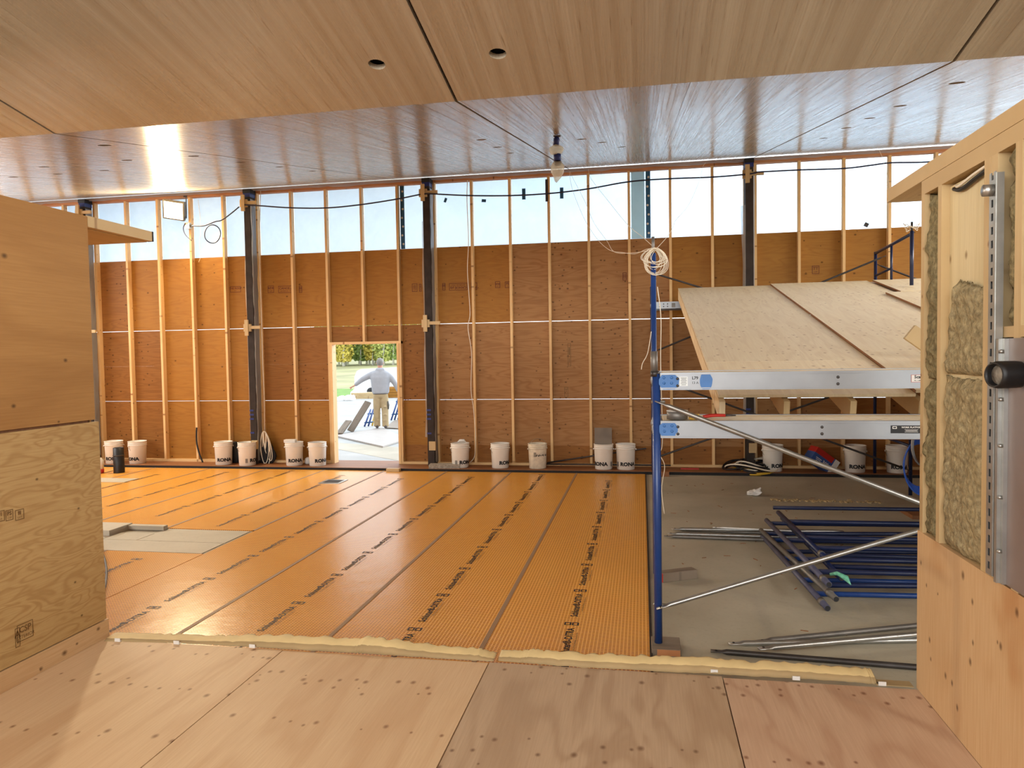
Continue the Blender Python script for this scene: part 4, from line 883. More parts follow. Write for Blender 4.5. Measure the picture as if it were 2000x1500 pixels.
for k in range(6):
    p0 = at(517, 842, 11.06); w = .05+.02*k; h = .18+.022*k; ox = (-.03, .06, -.06, .10, .0, .03)[k]
    tube('cord_loop', [p0+Vector((ox*(1-math.cos(a))/2+w*math.sin(a)*.55, -.004*k, -h*(1-math.cos(a)))) for a in [2*PI*i/24 for i in range(24)]], .007, 'cord_white', hk, 6, True)

# ================================================================== FAR SCAFFOLD
GY0, GY1 = 9.45, 10.82
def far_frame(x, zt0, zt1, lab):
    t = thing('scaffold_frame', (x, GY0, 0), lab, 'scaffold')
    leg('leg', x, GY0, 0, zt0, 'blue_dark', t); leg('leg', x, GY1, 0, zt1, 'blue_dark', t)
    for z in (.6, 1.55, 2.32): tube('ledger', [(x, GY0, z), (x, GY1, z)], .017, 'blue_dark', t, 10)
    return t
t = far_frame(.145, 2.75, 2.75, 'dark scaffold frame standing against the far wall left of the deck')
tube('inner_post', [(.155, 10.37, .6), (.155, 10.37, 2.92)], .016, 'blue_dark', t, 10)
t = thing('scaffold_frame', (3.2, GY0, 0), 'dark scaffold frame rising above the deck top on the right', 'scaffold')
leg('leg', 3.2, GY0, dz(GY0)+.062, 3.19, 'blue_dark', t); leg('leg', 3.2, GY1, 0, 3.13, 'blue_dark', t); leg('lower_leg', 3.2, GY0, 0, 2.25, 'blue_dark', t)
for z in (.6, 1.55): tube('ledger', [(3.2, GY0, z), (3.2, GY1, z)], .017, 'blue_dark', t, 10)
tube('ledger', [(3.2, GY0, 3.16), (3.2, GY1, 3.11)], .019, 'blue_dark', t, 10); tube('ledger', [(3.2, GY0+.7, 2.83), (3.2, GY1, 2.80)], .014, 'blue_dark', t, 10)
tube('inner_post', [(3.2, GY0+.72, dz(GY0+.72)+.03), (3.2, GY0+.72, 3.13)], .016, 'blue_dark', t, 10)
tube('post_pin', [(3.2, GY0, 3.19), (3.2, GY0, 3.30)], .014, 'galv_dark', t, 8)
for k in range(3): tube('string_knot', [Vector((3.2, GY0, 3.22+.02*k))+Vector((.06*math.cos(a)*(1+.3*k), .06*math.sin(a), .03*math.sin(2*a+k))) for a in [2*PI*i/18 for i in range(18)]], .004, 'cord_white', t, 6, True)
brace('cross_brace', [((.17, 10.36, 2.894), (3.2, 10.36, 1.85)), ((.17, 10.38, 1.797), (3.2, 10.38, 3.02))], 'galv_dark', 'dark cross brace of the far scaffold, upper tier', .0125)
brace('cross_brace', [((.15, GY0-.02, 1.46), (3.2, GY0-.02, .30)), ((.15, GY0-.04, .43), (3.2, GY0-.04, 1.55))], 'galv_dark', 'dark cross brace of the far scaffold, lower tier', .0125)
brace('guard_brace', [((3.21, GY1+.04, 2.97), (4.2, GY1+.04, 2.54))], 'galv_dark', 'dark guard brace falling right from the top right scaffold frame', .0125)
t = thing('work_platform', (.17, 10.42, 2.39), 'aluminium plank of the far scaffold peeking out left of the deck', 'platform')
for yy in (10.42, 10.80): mk('side_rail', *merge(boxvf((.20, yy, 2.395), (3.15, yy+.004, 2.496)), boxvf((.20, yy, 2.395), (3.15, yy+.028, 2.400)), boxvf((.20, yy-.006, 2.486), (3.15, yy+.02, 2.496))), 'aluminium', t)
box('plank_top', (.22, 10.45, 2.480), (3.13, 10.79, 2.492), 'ply_deck', t)
for k in range(6):
    V, Fc = lathe([(.009, 0), (.009, .004)], 10); mk('rivet', V, Fc, 'galv_dark', t, Matrix.Translation((.25+.055*(k % 3), 10.418, 2.43+.035*(k//3))) @ Matrix.Rotation(PI/2, 4, 'X'))
mk('label', *quad_vf(.05, .06), 'galv_dull', t, Matrix.Translation((.44, 10.413, 2.445)) @ MY)
mk('end_hook', *sweep([(.22, 10.45, 2.47), (.165, 10.45, 2.49), (.13, 10.45, 2.46), (.13, 10.45, 2.42)], [(.006, .012)]*4, 8), 'aluminium', t, smooth=True)
# long pipe leaning along the ledge
o = tube('steel_pipe', [at(1068, 904, 11.10), at(1160, 890, 11.10), at(1262, 876, 11.10)], .012, 'galv_dark', None, 8); tag(o, 'thin dark pipe leaning behind the buckets on the ledge', 'pipe')
o = tube('steel_pipe', [at(1060, 906, 11.02), at(1310, 909, 11.02)], .012, 'galv_dark', None, 8); tag(o, 'thin dark pipe lying along the ledge behind the scaffold', 'pipe')

# ================================================================== BUCKETS
def wrap(vf, r, z, ang):
    V = []
    for v in vf[0]:
        a = ang + v.x/r; V.append(Vector((r*math.cos(a), r*math.sin(a), z+v.y)))
    return V, vf[1]
RONA = text_vf('RONA', .074, .0042, 1.12)
body = lathe([(.125, 0), (.130, .004), (.140, .30), (.1415, .305), (.1475, .307), (.1475, .318), (.1415, .320), (.1420, .332), (.1480, .334), (.1480, .345), (.1425, .347), (.1430, .362), (.1480, .366), (.1480, .378), (.144, .380), (.139, .378), (.1365, .32), (.128, .012), (0, .012)], 36)
def bucket(px, lab, face=0, handle=None, fill=None, m='bucket', Y=10.93, base=.045, lid=None, tag_ang=None, low=.085):
    p = at(px, 890, Y); t = thing('bucket', (p.x, Y, base), lab, 'bucket', 'white plastic buckets along the far wall')
    T = Matrix.Translation((p.x, Y, base)); toc = math.atan2(-Y, -p.x)       # direction towards the landing
    mk('body', *body, m, t, T, True)
    mk('lettering', *wrap(RONA, .1372, low, toc+face), 'ink_black', t, T)
    if tag_ang is not None: mk('barcode', *wrap(merge(*[xf(quad_vf(.004, .07), Matrix.Translation((-.016+.008*k, 0, 0))) for k in range(5)]), .139, low, toc+tag_ang), 'ink_black', t, T)
    if fill: V, Fc = lathe([(0, .0), (.132, 0), (.132, .01), (.06, .03), (0, .022)], 24); mk('contents', V, Fc, fill, t, T @ Matrix.Translation((0, 0, .31)), True)
    a0 = toc+PI/2
    for s in (0, PI): V, Fc = lathe([(.012, 0), (.012, .012), (0, .014)], 10); mk('ear', V, Fc, m, t, T @ Matrix.Rotation(a0+s+(handle[0] if handle else 0), 4, 'Z') @ Matrix.Translation((.146, 0, .30)) @ Matrix.Rotation(PI/2, 4, 'Y'), True)
    if handle:
        ph, drop = handle; pts = []
        e = a0+ph
        for k in range(15):
            s = math.cos(PI*k/14); h = math.sin(PI*k/14)
            out = Vector((math.cos(e-PI/2), math.sin(e-PI/2), 0))
            ax_ = Vector((math.cos(e), math.sin(e), 0))
            q = ax_*(.152*s) + (-out)*(-1)*(0) + out*(-.0) + Vector((0, 0, .30))
            th = drop; q += (out*math.cos(th) + Vector((0, 0, math.sin(th))))*(.160*h)
            pts.append(q)
        tube('handle', [T @ v for v in pts], .0028, 'wire', t, 6)
    if lid: V, Fc = lathe([(.0, 0), (.152, 0), (.152, .014), (.13, .02), (0, .02)], 30); mk('lid', V, Fc, m, t, T @ Matrix.Translation((0, 0, .378)), True)
hd = lambda ph, dr=-1.15: (ph, dr)
bucket(223, 'white bucket half hidden by the black pipe offcut at far left', -.25)
bucket(269, 'white bucket just right of the black pipe offcut', -.75, hd(.45))
bucket(437, 'white bucket left of the taped column, beside a black bag', .05)
bucket(483, 'white bucket directly under the blue taped column', 1.15, hd(.25), tag_ang=-.1, Y=10.87)
bucket(575, 'white bucket with a white block resting on its rim', .1, None, 'grey_fill')
bucket(620, 'white bucket right next to the doorway', .55, hd(.1), 'grey_fill')
bucket(899, 'white bucket right of the doorway column behind the stone slab', .75, hd(.1), 'grey_fill', tag_ang=-.5)
bucket(977, 'white bucket standing alone between two studs right of the doorway', .75, hd(.3), 'grey_fill')
bucket(1050, 'dirty plaster-stained bucket with its wire handle standing up', .65, hd(.3, 1.35), 'grey_fill', 'bucket_dirty', low=.22, tag_ang=-.3)
bucket(1179, 'white bucket with a dark board standing in it', -.45, None, 'grey_fill', tag_ang=.95)
bucket(1222, 'white bucket just left of the blue scaffold pole', .25, None, 'grey_fill', tag_ang=-1.0)
bucket(1509, 'white bucket behind the diagonal brace under the deck', .75, hd(.3))
bucket(1670, 'white bucket under the deck beside the tilted carton', .3, hd(-.2))
bucket(1752, 'white bucket at the far right partly hidden by the blue cable', .3, hd(.2))
p = at(568, 858, 10.9); o = mk('white_block', *boxvf((-.09, -.05, 0), (.09, .05, .045)), 'paper_white', None, Matrix.Translation((p.x, 10.88, .045+.379)) @ Matrix.Rotation(.12, 4, 'Z')); tag(o, 'white foam block resting across a bucket rim', 'block')
p = at(1178, 855, 10.95); o = mk('dark_board', *boxvf((-.13, -.010, 0), (.13, .010, .30)), 'lumber_grey', None, Matrix.Translation((p.x, 10.955, .36)) @ Matrix.Rotation(-.12, 4, 'X')); tag(o, 'dark weathered board standing upright in a bucket', 'board')
p = at(902, 862, 10.93); V, Fc = sweep([p+Vector((-.07, 0, -.01)), p+Vector((-.03, 0, .012)), p+Vector((.03, .01, .012)), p+Vector((.06, .01, -.01))], [.004, .022, .024, .006], 10); o = mk('plastic_scrap', [v-p for v in V], Fc, 'paper_white', None, Matrix.Translation(p), True); tag(o, 'crumpled white scrap lying in the bucket by the doorway column', 'scrap')
p = at(600, 897, 11.03); V, Fc = lathe([(.03, 0), (.055, .01), (.05, .09), (.02, .11)], 14); o = mk('foam_lump', V, Fc, 'paper_white', None, Matrix.Translation((p.x, 11.06, .045)), True); tag(o, 'white lump on the ledge between the two buckets left of the doorway', 'scrap')
# dark bags behind buckets
def bag(px, w, h, lab, seed):
    p = at(px, 890, 11.08); V, Fc = [], []; n, m = 16, 10
    for j in range(m+1):
        v = j/m; r = math.sin(PI*(.12+.80*v))**.6*(1-.45*v)
        for k in range(n): a = 2*PI*k/n; d = 1+.18*noise.noise(Vector((math.cos(a)*1.5, math.sin(a)*1.5, v*3+seed))); V.append(Vector((w*r*d*math.cos(a), .065*r*d*math.sin(a), h*v)))
    for j in range(m):
        for k in range(n): Fc.append((j*n+k, j*n+(k+1) % n, (j+1)*n+(k+1) % n, (j+1)*n+k))
    Fc.append(tuple(range(n-1, -1, -1))); Fc.append(tuple(m*n+k for k in range(n)))
    o = mk('black_bag', V, Fc, 'black_soft', None, Matrix.Translation((p.x, 11.09, .045)), True); tag(o, lab, 'bag')
bag(459, .13, .36, 'black bag squeezed between two buckets left of the column', 1); bag(520, .22, .36, 'black bag slumped behind the hank of white cord', 6)
# black pipe offcut with a clamp ring
p = on(233, 924); t = thing('pipe_offcut', (p.x, p.y, .008), 'short black pipe offcut standing on the orange membrane', 'pipe')
V, Fc = lathe([(.080, 0), (.082, .01), (.078, .40), (.070, .402), (.068, .39), (.068, .02), (0, .02)], 28); mk('pipe', V, Fc, 'black', t, Matrix.Translation((p.x, p.y, .008)), True)
V, Fc = lathe([(.0835, 0), (.0845, .008), (.0835, .016)], 28); mk('clamp_ring', V, Fc, 'galv_dark', t, Matrix.Translation((p.x, p.y, .28)), True)
p = on(196, 925); t = thing('plastic_bottle', (p.x, p.y, .008), 'white and red bottle peeking out behind the left box', 'bottle')
V, Fc = lathe([(.05, 0), (.055, .01), (.055, .07)], 20); mk('base_band', V, Fc, 'red', t, Matrix.Translation((p.x, p.y, .008)), True)
V, Fc = lathe([(.054, .07), (.054, .20), (.03, .24), (.02, .25)], 20); mk('body', V, Fc, 'paper_white', t, Matrix.Translation((p.x, p.y, .008)), True)
V, Fc = lathe([(.022, .25), (.022, .29), (0, .295)], 16); mk('cap', V, Fc, 'black', t, Matrix.Translation((p.x, p.y, .008)), True)
# stone slab on the ledge, offcuts, hose, floor bits
p = at(868, 905, 10.80); o = mk('stone_slab', *boxvf((-.24, -.09, 0), (.24, .09, .06)), 'stone', None, Matrix.Translation((p.x+.0, 10.83, .045)) @ Matrix.Rotation(.12, 4, 'Z')); tag(o, 'rough grey stone slab lying on the ledge right of the doorway', 'slab')
p = on(772, 920); o = box('timber_offcut', (p.x-.105, 10.60, .008), (p.x+.105, 10.69, .055), 'lumber', None, 0, .003); tag(o, 'small timber offcut on the membrane before the doorway', 'offcut')
o = tube('black_hose', spline([at(384, 835, 11.13), at(384, 862, 11.12), at(389, 885, 11.10), at(396, 903, 11.08)]), .014, 'black', None, 8); tag(o, 'short black hose leaning on a stud left of the buckets', 'hose')
p = on(651, 942); t = thing('floor_grate', (p.x, p.y, .008), 'small square steel floor box set in the orange membrane', 'floor box')
mk('rim', *merge(*[boxvf(a, b) for a, b in (((-.16, -.16, 0), (.16, -.12, .006)), ((-.16, .12, 0), (.16, .16, .006)), ((-.16, -.12, 0), (-.12, .12, .006)), ((.12, -.12, 0), (.16, .12, .006)))]), 'galv', t, Matrix.Translation((p.x, p.y, .0085)))
mk('plate', *boxvf((-.12, -.12, 0), (.12, .12, .002)), 'steel_dark', t, Matrix.Translation((p.x, p.y, .0085)))
p = on(205, 939); o = mk('slab_sample', *boxvf((-.2, -.16, 0), (.45, .16, .006)), 'concrete_pale', None, Matrix.Translation((p.x, p.y, .0085))); tag(o, 'flat grey plate on the membrane near the black pipe', 'plate')
o = tube('loose_cable', spline([on(196, 1065, .02), on(207, 1105, .02), on(206, 1140, .02), on(196, 1172, .02)]), .009, 'black', None, 8); tag(o, 'black cord curling out from behind the left box', 'cord')
o = mk('red_strip', *boxvf((-.13, -.015, 0), (.13, .015, .02)), 'red', None, Matrix.Translation(Vector((at(1347, 911, 10.95).x, 10.95, .045)))); tag(o, 'short red strip lying on the ledge behind the scaffold', 'strip')
p = on(1293, 930); o = box('timber_offcut', (p.x-.08, p.y-.05, 0), (p.x+.1, p.y+.05, .07), 'lumber_dark', None, 0, .003); tag(o, 'dark timber offcut at the foot of the far wall by the pole', 'offcut')
# crumpled white paper
p = on(1476, 968); V, Fc = [], []
bm = bmesh.new(); bmesh.ops.create_icosphere(bm, subdivisions=3, radius=.06)
for v in bm.verts: v.co = Vector((v.co.x*1.5, v.co.y, max(-.02, v.co.z*.8))) * (1+.55*noise.noise(v.co*26)); v.co.z += .03 + (.05 if v.co.x > .02 else 0)*abs(v.co.x)*8
me = bpy.data.meshes.new('crumpled_paper'); bm.to_mesh(me); bm.free(); me.materials.append(MATS['paper_white'])
o = link(bpy.data.objects.new('crumpled_paper', me), None, Matrix.Translation((p.x, p.y, .0))); tag(o, 'crumpled white paper on the bare concrete', 'paper')
# tangled cords
p = on(1470, 925); ck = thing('cord_tangle', (p.x, p.y, 0), 'tangled black and yellow cords heaped at the ledge under the deck', 'cords'); rnd = random.Random(5)
for k in range(16):
    rx, ry = rnd.uniform(.16, .38), rnd.uniform(.07, .20); ox, oy = rnd.uniform(-.1, .12), rnd.uniform(-.08, .08); ph = rnd.uniform(-.5, .1); zb_ = rnd.uniform(.012, .14)
    loop = [Vector((p.x+ox+(rx*math.cos(a))*math.cos(ph)-ry*math.sin(a)*math.sin(ph), p.y+oy+rx*math.cos(a)*math.sin(ph)+ry*math.sin(a), max(.012, zb_*(1+.4*math.sin(a*2+k))+max(0, .05*math.sin(a))))) for a in [2*PI*i/28 for i in range(28)]]
    tube('cord_loop', loop, .011, 'black' if k % 3 else ('yellow' if k % 2 else 'cord_white'), ck, 6, True)
# tilted carton
p = at(1608, 905, 10.9); cM = Matrix.Translation((at(1605, 893, 10.92).x, 10.95, .20)) @ Matrix.Rotation(.3, 4, 'Z') @ Matrix.Rotation(.62, 4, 'Y')
ct = thing('carton', (p.x, 10.95, .045), 'tilted red and blue printed carton under the deck', 'carton')
mk('body', *boxvf((-.20, -.10, -.11), (.20, .10, .11)), 'box_blue', ct, cM); mk('red_panel', *boxvf((-.201, -.101, .03), (.10, .101, .111)), 'red', ct, cM); mk('white_side', *boxvf((.12, -.102, -.112), (.202, .102, .112)), 'paper_white', ct, cM)
mk('lettering', *text_vf('300', .07, .001), 'paper_white', ct, cM @ Matrix.Translation((.02, -.1025, -.03)) @ MY)
mk('lettering', *merge(*[xf(quad_vf(.10-.02*k, .008), Matrix.Translation((-.1, .0-.02*k, 0))) for k in range(3)]), 'paper_white', ct, cM @ Matrix.Translation((0, -.1025, -.02)) @ MY)
# blue cable coil hanging at the right wall end, and reel behind
c0 = at(1796, 905, 8.2); bc = thing('cable_coil', c0-Vector((0, 0, .3)), 'coil of bright blue cable hanging beyond the right wall', 'cable coil')
for k in range(7):
    r = .20+.012*k; tube('cable_loop', [c0+Vector((r*.78*math.cos(a)+.006*k, -.012*k, r*1.15*math.sin(a)-.02)) for a in [2*PI*i/36 for i in range(36)]], .0085, 'cable_blue', bc, 8, True)
gc = thing('cable_coil', at(1800, 870, 8.1)-Vector((0, 0, .2)), 'coil of pale grey cable beside the blue one', 'cable coil')
for k in range(3): tube('cable_loop', [at(1806, 870, 8.1)+Vector(((.11+.012*k)*math.cos(a), -.012*k, .22*math.sin(a))) for a in [2*PI*i/30 for i in range(30)]], .008, 'galv', gc, 8, True)
hp = thing('hanging_rail', (c0.x+.2, 8.25, 0), 'red timber rail standing behind the cable coils', 'rail')
box('upright', (c0.x+.05, 8.26, 0), (c0.x+.5, 8.30, 1.9), 'ply_rust', hp, 2); box('peg', (c0.x+.1, 7.98, 1.32), (c0.x+.14, 8.26, 1.36), 'lumber_dark', hp, 1); box('foot', (c0.x-.1, 8.1, 0), (c0.x+.5, 8.5, .04), 'lumber_dark', hp, 0)
# dirt streak of broken plaster on the slab
rnd = random.Random(11); parts = []
for k in range(150):
    x = rnd.uniform(1.5, 2.7); y = 9.0+rnd.gauss(0, .035)-.05*(x-1.5); s = rnd.uniform(.004, .018); parts.append(xf(boxvf((-s, -s*.7, 0), (s, s*.7, s*.7)), Matrix.Translation((x, y, 0)) @ Matrix.Rotation(rnd.uniform(0, 3), 4, 'Z')))
o = mk('mortar_crumbs', *merge(*parts), 'paper_face'); tag(o, 'ragged line of mortar crumbs across the concrete', 'debris', None, 'stuff')
rnd = random.Random(12); parts = []
for k in range(60):
    x, y, s = rnd.uniform(.25, 2.2), rnd.uniform(4.6, 10.3), rnd.uniform(.004, .03); parts.append(xf(boxvf((-s, -.003, 0), (s, .003, .004)), Matrix.Translation((x, y, 0)) @ Matrix.Rotation(rnd.uniform(0, 3), 4, 'Z')))
o = mk('wood_splinters', *merge(*parts), 'lumber_dark'); tag(o, 'scattered wood splinters on the bare concrete', 'debris', None, 'stuff')

# ================================================================== STACKED FRAMES AND BRACES ON THE SLAB
def lying_frame(ox, oy, z, rot, m, lab, Lg=1.95, Wd=2.6):
    t = thing('stacked_frame', (ox, oy, z-RT), lab, 'scaffold frame', 'blue scaffold frames lying on the slab')
    R = Matrix.Translation((ox, oy, z)) @ Matrix.Rotation(rot, 4, 'Z')
    def T(p): return R @ Vector(p)
    for x in (0, Wd):
        V, Fc = sweep([T((x, 0, 0)), T((x, Lg, 0))], RT, 14); o = mk('leg', V, Fc, m, t, smooth=True)
        V, Fc = lathe([(RT*.8, 0), (RT*.8, .002)], 12); mk('open_end', V, Fc, 'black', o, R @ Matrix.Translation((x, -.001, 0)) @ Matrix.Rotation(PI/2, 4, 'X'))
        for yy in (.10,): mk('coupling_sleeve', *sweep([T((x, yy, 0)), T((x, yy+.05, 0))], RT+.004, 14), 'galv_dull', t, smooth=True)
    for yy in (.30, .62, 1.2, 1.82): tube('ledger', [T((0, yy, 0)), T((Wd, yy, 0))], .019, 'blue_dark' if z > .03 else 'blue_paint', t, 12)
    return t
lying_frame(1.23, 5.16, RT+.001, .06, 'galv_blue', 'bottom scaffold frame of the pile, nearest its open tube ends')
lying_frame(1.30, 5.22, .068, .10, 'galv_dull', 'second scaffold frame from the floor in the pile', 1.95)
lying_frame(1.42, 5.55, .113, .03, 'blue_dark', 'third scaffold frame of the pile with dark tube ends', 1.95)
lying_frame(1.26, 5.25, .158, .05, 'galv_blue', 'fourth scaffold frame of the pile, crossing the lower ones', 1.95)
lying_frame(1.36, 5.75, .203, .04, 'blue_dark', 'top scaffold frame of the pile reaching furthest back', 1.6)
q = Vector((1.33, 5.33, .225)); V, Fc = sweep([q+Vector((-.04, 0, -.02)), q+Vector((0, -.03, .0)), q+Vector((.05, -.06, -.03)), q+Vector((.06, -.12, -.05))], [.008, .016, .018, .004], 10); o = mk('green_tape', [v-q+Vector(noise.noise_vector(v*40))*.012 for v in V], Fc, 'tape_green' if 'tape_green' in MATS else 'leaf0', None, Matrix.Translation(q), True); tag(o, 'crumpled green tape stuck to a pile tube end', 'tape')
def loose(pxa, pya, pxb, pyb, z, m, lab, r=.0165):
    a, b = on(pxa, pya, z), on(pxb, pyb, z); d = (b-a).normalized(); b = b+d*.6
    t = thing('loose_brace', (a.x, a.y, 0), lab, 'brace', 'loose braces on the slab')
    f = .09
    tube('brace_tube', [a, a+d*f*.7, a+d*f, b-d*f, b], [(r*1.25, r*.35), (r*1.25, r*.35), (r, r), (r, r), (r*1.2, r*.35)], m, t, 12)
    V, Fc = lathe([(.0075, -.001), (.0075, .001)], 12); mk('bolt_hole', V, Fc, 'black', t, Matrix.Translation(a+d*.03+Vector((0, 0, r*.4))))
loose(1388, 1271, 1790, 1303, .018, 'galv_dark', 'dark flattened-end brace nearest the landing')
loose(1423, 1257, 1690, 1252, .018, 'galv', 'pale brace with a flattened end, second from the landing')
loose(1482, 1267, 1780, 1240, .052, 'galv', 'pale brace lying across the other near braces')
loose(1480, 1253, 1790, 1222, .020, 'galv_dull', 'dull brace at the back of the near bundle')
for k, (xa, ya, xb, yb, m, z) in enumerate(((1297, 1047, 1545, 1056, 'galv_dull', .018), (1304, 1042, 1545, 1049, 'galv', .018), (1315, 1034, 1545, 1043, 'galv_dull', .018), (1312, 1033, 1520, 1036, 'galv', .05), (1392, 1030, 1500, 1035, 'paper_white', .07))):
    loose(xa, ya, xb, yb, z, m, ('front brace of the bundle left of the frame pile', 'second brace of the bundle left of the frame pile', 'third brace of the bundle left of the frame pile', 'brace on top of the bundle left of the frame pile', 'thin white rod on the bundle left of the frame pile')[k], .016 if k < 4 else .008)

# ================================================================== OUTSIDE
# plywood sheets on the yard
def ysheet(cs, z, t_, m, lab):
    V = [Vector((x, y, z)) for x, y in cs] + [Vector((x, y, z+t_)) for x, y in cs]
    c = sum((v for v in V), Vector())/8
    o = mk('yard_plywood', [v-c for v in V], [(3, 2, 1, 0), (4, 5, 6, 7), (0, 1, 5, 4), (1, 2, 6, 5), (2, 3, 7, 6), (3, 0, 4, 7)], m, None, Matrix.Translation(c)); tag(o, lab, 'plywood sheet')
def g2(x, y, z=-.06): p = on(x, y, z); return (p.x, p.y)
ysheet([g2(748, 871), g2(795, 856), g2(745, 834), g2(655, 850), ], -.095, .03, 'ply_out', 'big pale plywood sheet the man is walking on')
ysheet([g2(752, 834), g2(800, 837), g2(800, 815), g2(770, 820)], -.092, .02, 'lumber_grey', 'dark plywood sheet lying behind the man')
ysheet([g2(650, 872), g2(800, 900), g2(810, 872), g2(640, 860)], -.099, .002, 'concrete', 'grey slab outside the doorway')
# leaning boards
for (a, b, w, lab) in (((663, 847), (681, 822), .16, 'short weathered board propped outside left of the man'), ((684, 842), (719, 785), .17, 'long weathered board propped outside beside the man')):
    p = on(a[0], a[1], -.08); q = at(b[0], b[1], p.y+.55); t = thing('propped_board', p, lab, 'board'); board('board', p, q, w, .04, 'lumber_grey', t, (0, -1, .4))
for (px0, py0, px1, py1, n, lab) in ((764, 822, 780, 772, 5, 'blue scaffold frames leaning outside right of the man'), (712, 834, 724, 800, 3, 'blue scaffold frames leaning outside left of the man')):
    p = on(px0, py0, -.09); t = thing('leaning_frames', p, lab, 'scaffold frame')
    for k in range(n):
        a = p+Vector((.07*k, .1*k, .02)); b = at(px1, py1, p.y+.5)+Vector((.06*k, .05*k, 0)); tube('leg', [a, b], .024, 'blue_paint' if k != 2 else ('yellow' if n == 3 else 'blue_paint'), t, 8)
    for f in (.25, .75): a = p.lerp(at(px1, py1, p.y+.5), f); tube('ledger', [a+Vector((-.03, -.03, 0)), a+Vector((.07*n+.02, .1*n-.05, .0))], .02, 'blue_panel', t, 8)
# trailer
tr = thing('white_trailer', (-11.9, 33.6, -.1), 'white rounded trailer parked beyond the man', 'trailer')
prof = [(-1.75, .15), (-1.75, .95), (-1.62, 1.25), (-1.4, 1.33), (1.9, 1.45), (1.9, .15)]
pts = [(x*1.0, z) for x, z in prof]; V = [Vector((x, -.7, z)) for x, z in pts]+[Vector((x, .9, z)) for x, z in pts]; n = len(pts)
mk('body', V, [tuple(range(n)), tuple(range(2*n-1, n-1, -1))]+[(k, k+n, (k+1) % n+n, (k+1) % n) for k in range(n)], 'white_paint', tr, Matrix.Translation((-11.9, 33.6, -.1)))
mk('window', *boxvf((.85, -.72, .75), (1.15, -.70, 1.05)), 'glass_dark', tr, Matrix.Translation((-11.9, 33.6, -.1)))
for x in (-.9, .6): V, Fc = lathe([(.22, 0), (.22, .15), (.1, .16)], 20); mk('wheel', V, Fc, 'black', tr, Matrix.Translation((-11.9+x, 33.0, .12)) @ Matrix.Rotation(PI/2, 4, 'X'), True)
# lumber stacks and sacks
for k, (px, py, w, h, m, lab) in enumerate(((770, 777, 1.6, .5, 'ply_yellow', 'orange lumber stack in the yard right of the man'), (712, 779, 1.3, .28, 'lumber', 'low lumber stack in the yard left of the man'))):
    p = on(px, py, -.1); t = thing('lumber_stack', (p.x, p.y, -.1), lab, 'lumber')
    for j in range(4): box('plank', (p.x-w/2, p.y, -.1+h*j/4), (p.x+w/2, p.y+.8, -.1+h*(j+.9)/4), m, t)
for px, py, s, lab in ((701, 778, .40, 'large white sack in the yard by the meadow'), (683, 783, .22, 'small white sack at the meadow edge'), (668, 783, .2, 'pale rubble heap at the meadow edge')):
    p = on(px, py, -.1); bm = bmesh.new(); bmesh.ops.create_icosphere(bm, subdivisions=3, radius=s)
    for v in bm.verts: v.co = v.co*(1+.3*noise.noise(v.co*4+Vector((px, 0, 0)))); v.co.z = max(-s*.3, v.co.z*.9)
    me = bpy.data.meshes.new('white_sack'); bm.to_mesh(me); bm.free(); me.materials.append(MATS['white_paint']); o = link(bpy.data.objects.new('white_sack', me), None, Matrix.Translation((p.x, p.y, -.1+s*.3))); tag(o, lab, 'sack')
# aspens
rnd = random.Random(21)
def aspen(x, y, h, kind, lab):
    z0 = -.1+1.19*min(1, (y-33)/37)
    t = thing('aspen_tree', (x, y, z0), lab, 'tree', 'aspens at the edge of the meadow')
    lean = rnd.uniform(-.06, .06)*h
    tp = [Vector((x, y, z0-.1)), Vector((x+lean*.3, y, z0+h*.35)), Vector((x+lean, y, z0+h*.95))]
    V, Fc = sweep(spline(tp, 5), [.10-.007*k for k in range(11)], 8)
    mk('trunk', V, Fc, 'bark', t, smooth=True)
    V, Fc = sweep(spline([tp[0]+Vector((.05, -.4, 0)), tp[1]+Vector((-lean*.5+.25, -.5, 0)), tp[2]+Vector((-lean*1.4, -.3, -h*.3))], 5), [.07-.005*k for k in range(11)], 8); mk('trunk', V, Fc, 'bark', t, smooth=True)
    V, Fc = [], []
    for k in range(1000):
        zz = h*(.05+.55*rnd.random()**1.3); r = 1.5*math.sin(PI*min(1, .06+zz/h*.85))**.75; a = rnd.uniform(0, 2*PI); rr = r*math.sqrt(rnd.random())
        c = Vector((x+lean*zz/h+rr*math.cos(a), y+rr*math.sin(a), z0+zz)); s = rnd.uniform(.09, .19)
        u = Vector((rnd.uniform(-1, 1), rnd.uniform(-1, 1), rnd.uniform(-1, 1))).normalized(); w = u.orthogonal().normalized(); i = len(V)
        V += [c-u*s, c+w*s*.8, c+u*s, c-w*s*.8]; Fc.append((i, i+1, i+2, i+3))
    mk('foliage', V, Fc, 'leaf%d' % kind, t)['kind'] = 'stuff'
names = ('first', 'second', 'third', 'fourth', 'fifth', 'sixth', 'seventh', 'eighth', 'ninth', 'tenth', 'eleventh', 'twelfth')
for row, Yr, n in ((0, 68, 12), (1, 75, 12)):
    for k in range(n):
        px = 640+14.5*k + (6 if row else 0); d = ray(px, 700); x = d.x/d.y*Yr
        kd = (0, 1, 0, 2, 0, 1, 2, 0, 1, 0, 1, 2)[(k+row*5) % 12]
        aspen(x, Yr+rnd.uniform(-1.5, 1.5), rnd.uniform(9, 12), kd, '%s white-trunked aspen from the left in the %s row beyond the meadow' % (names[k], ('front', 'back')[row]))

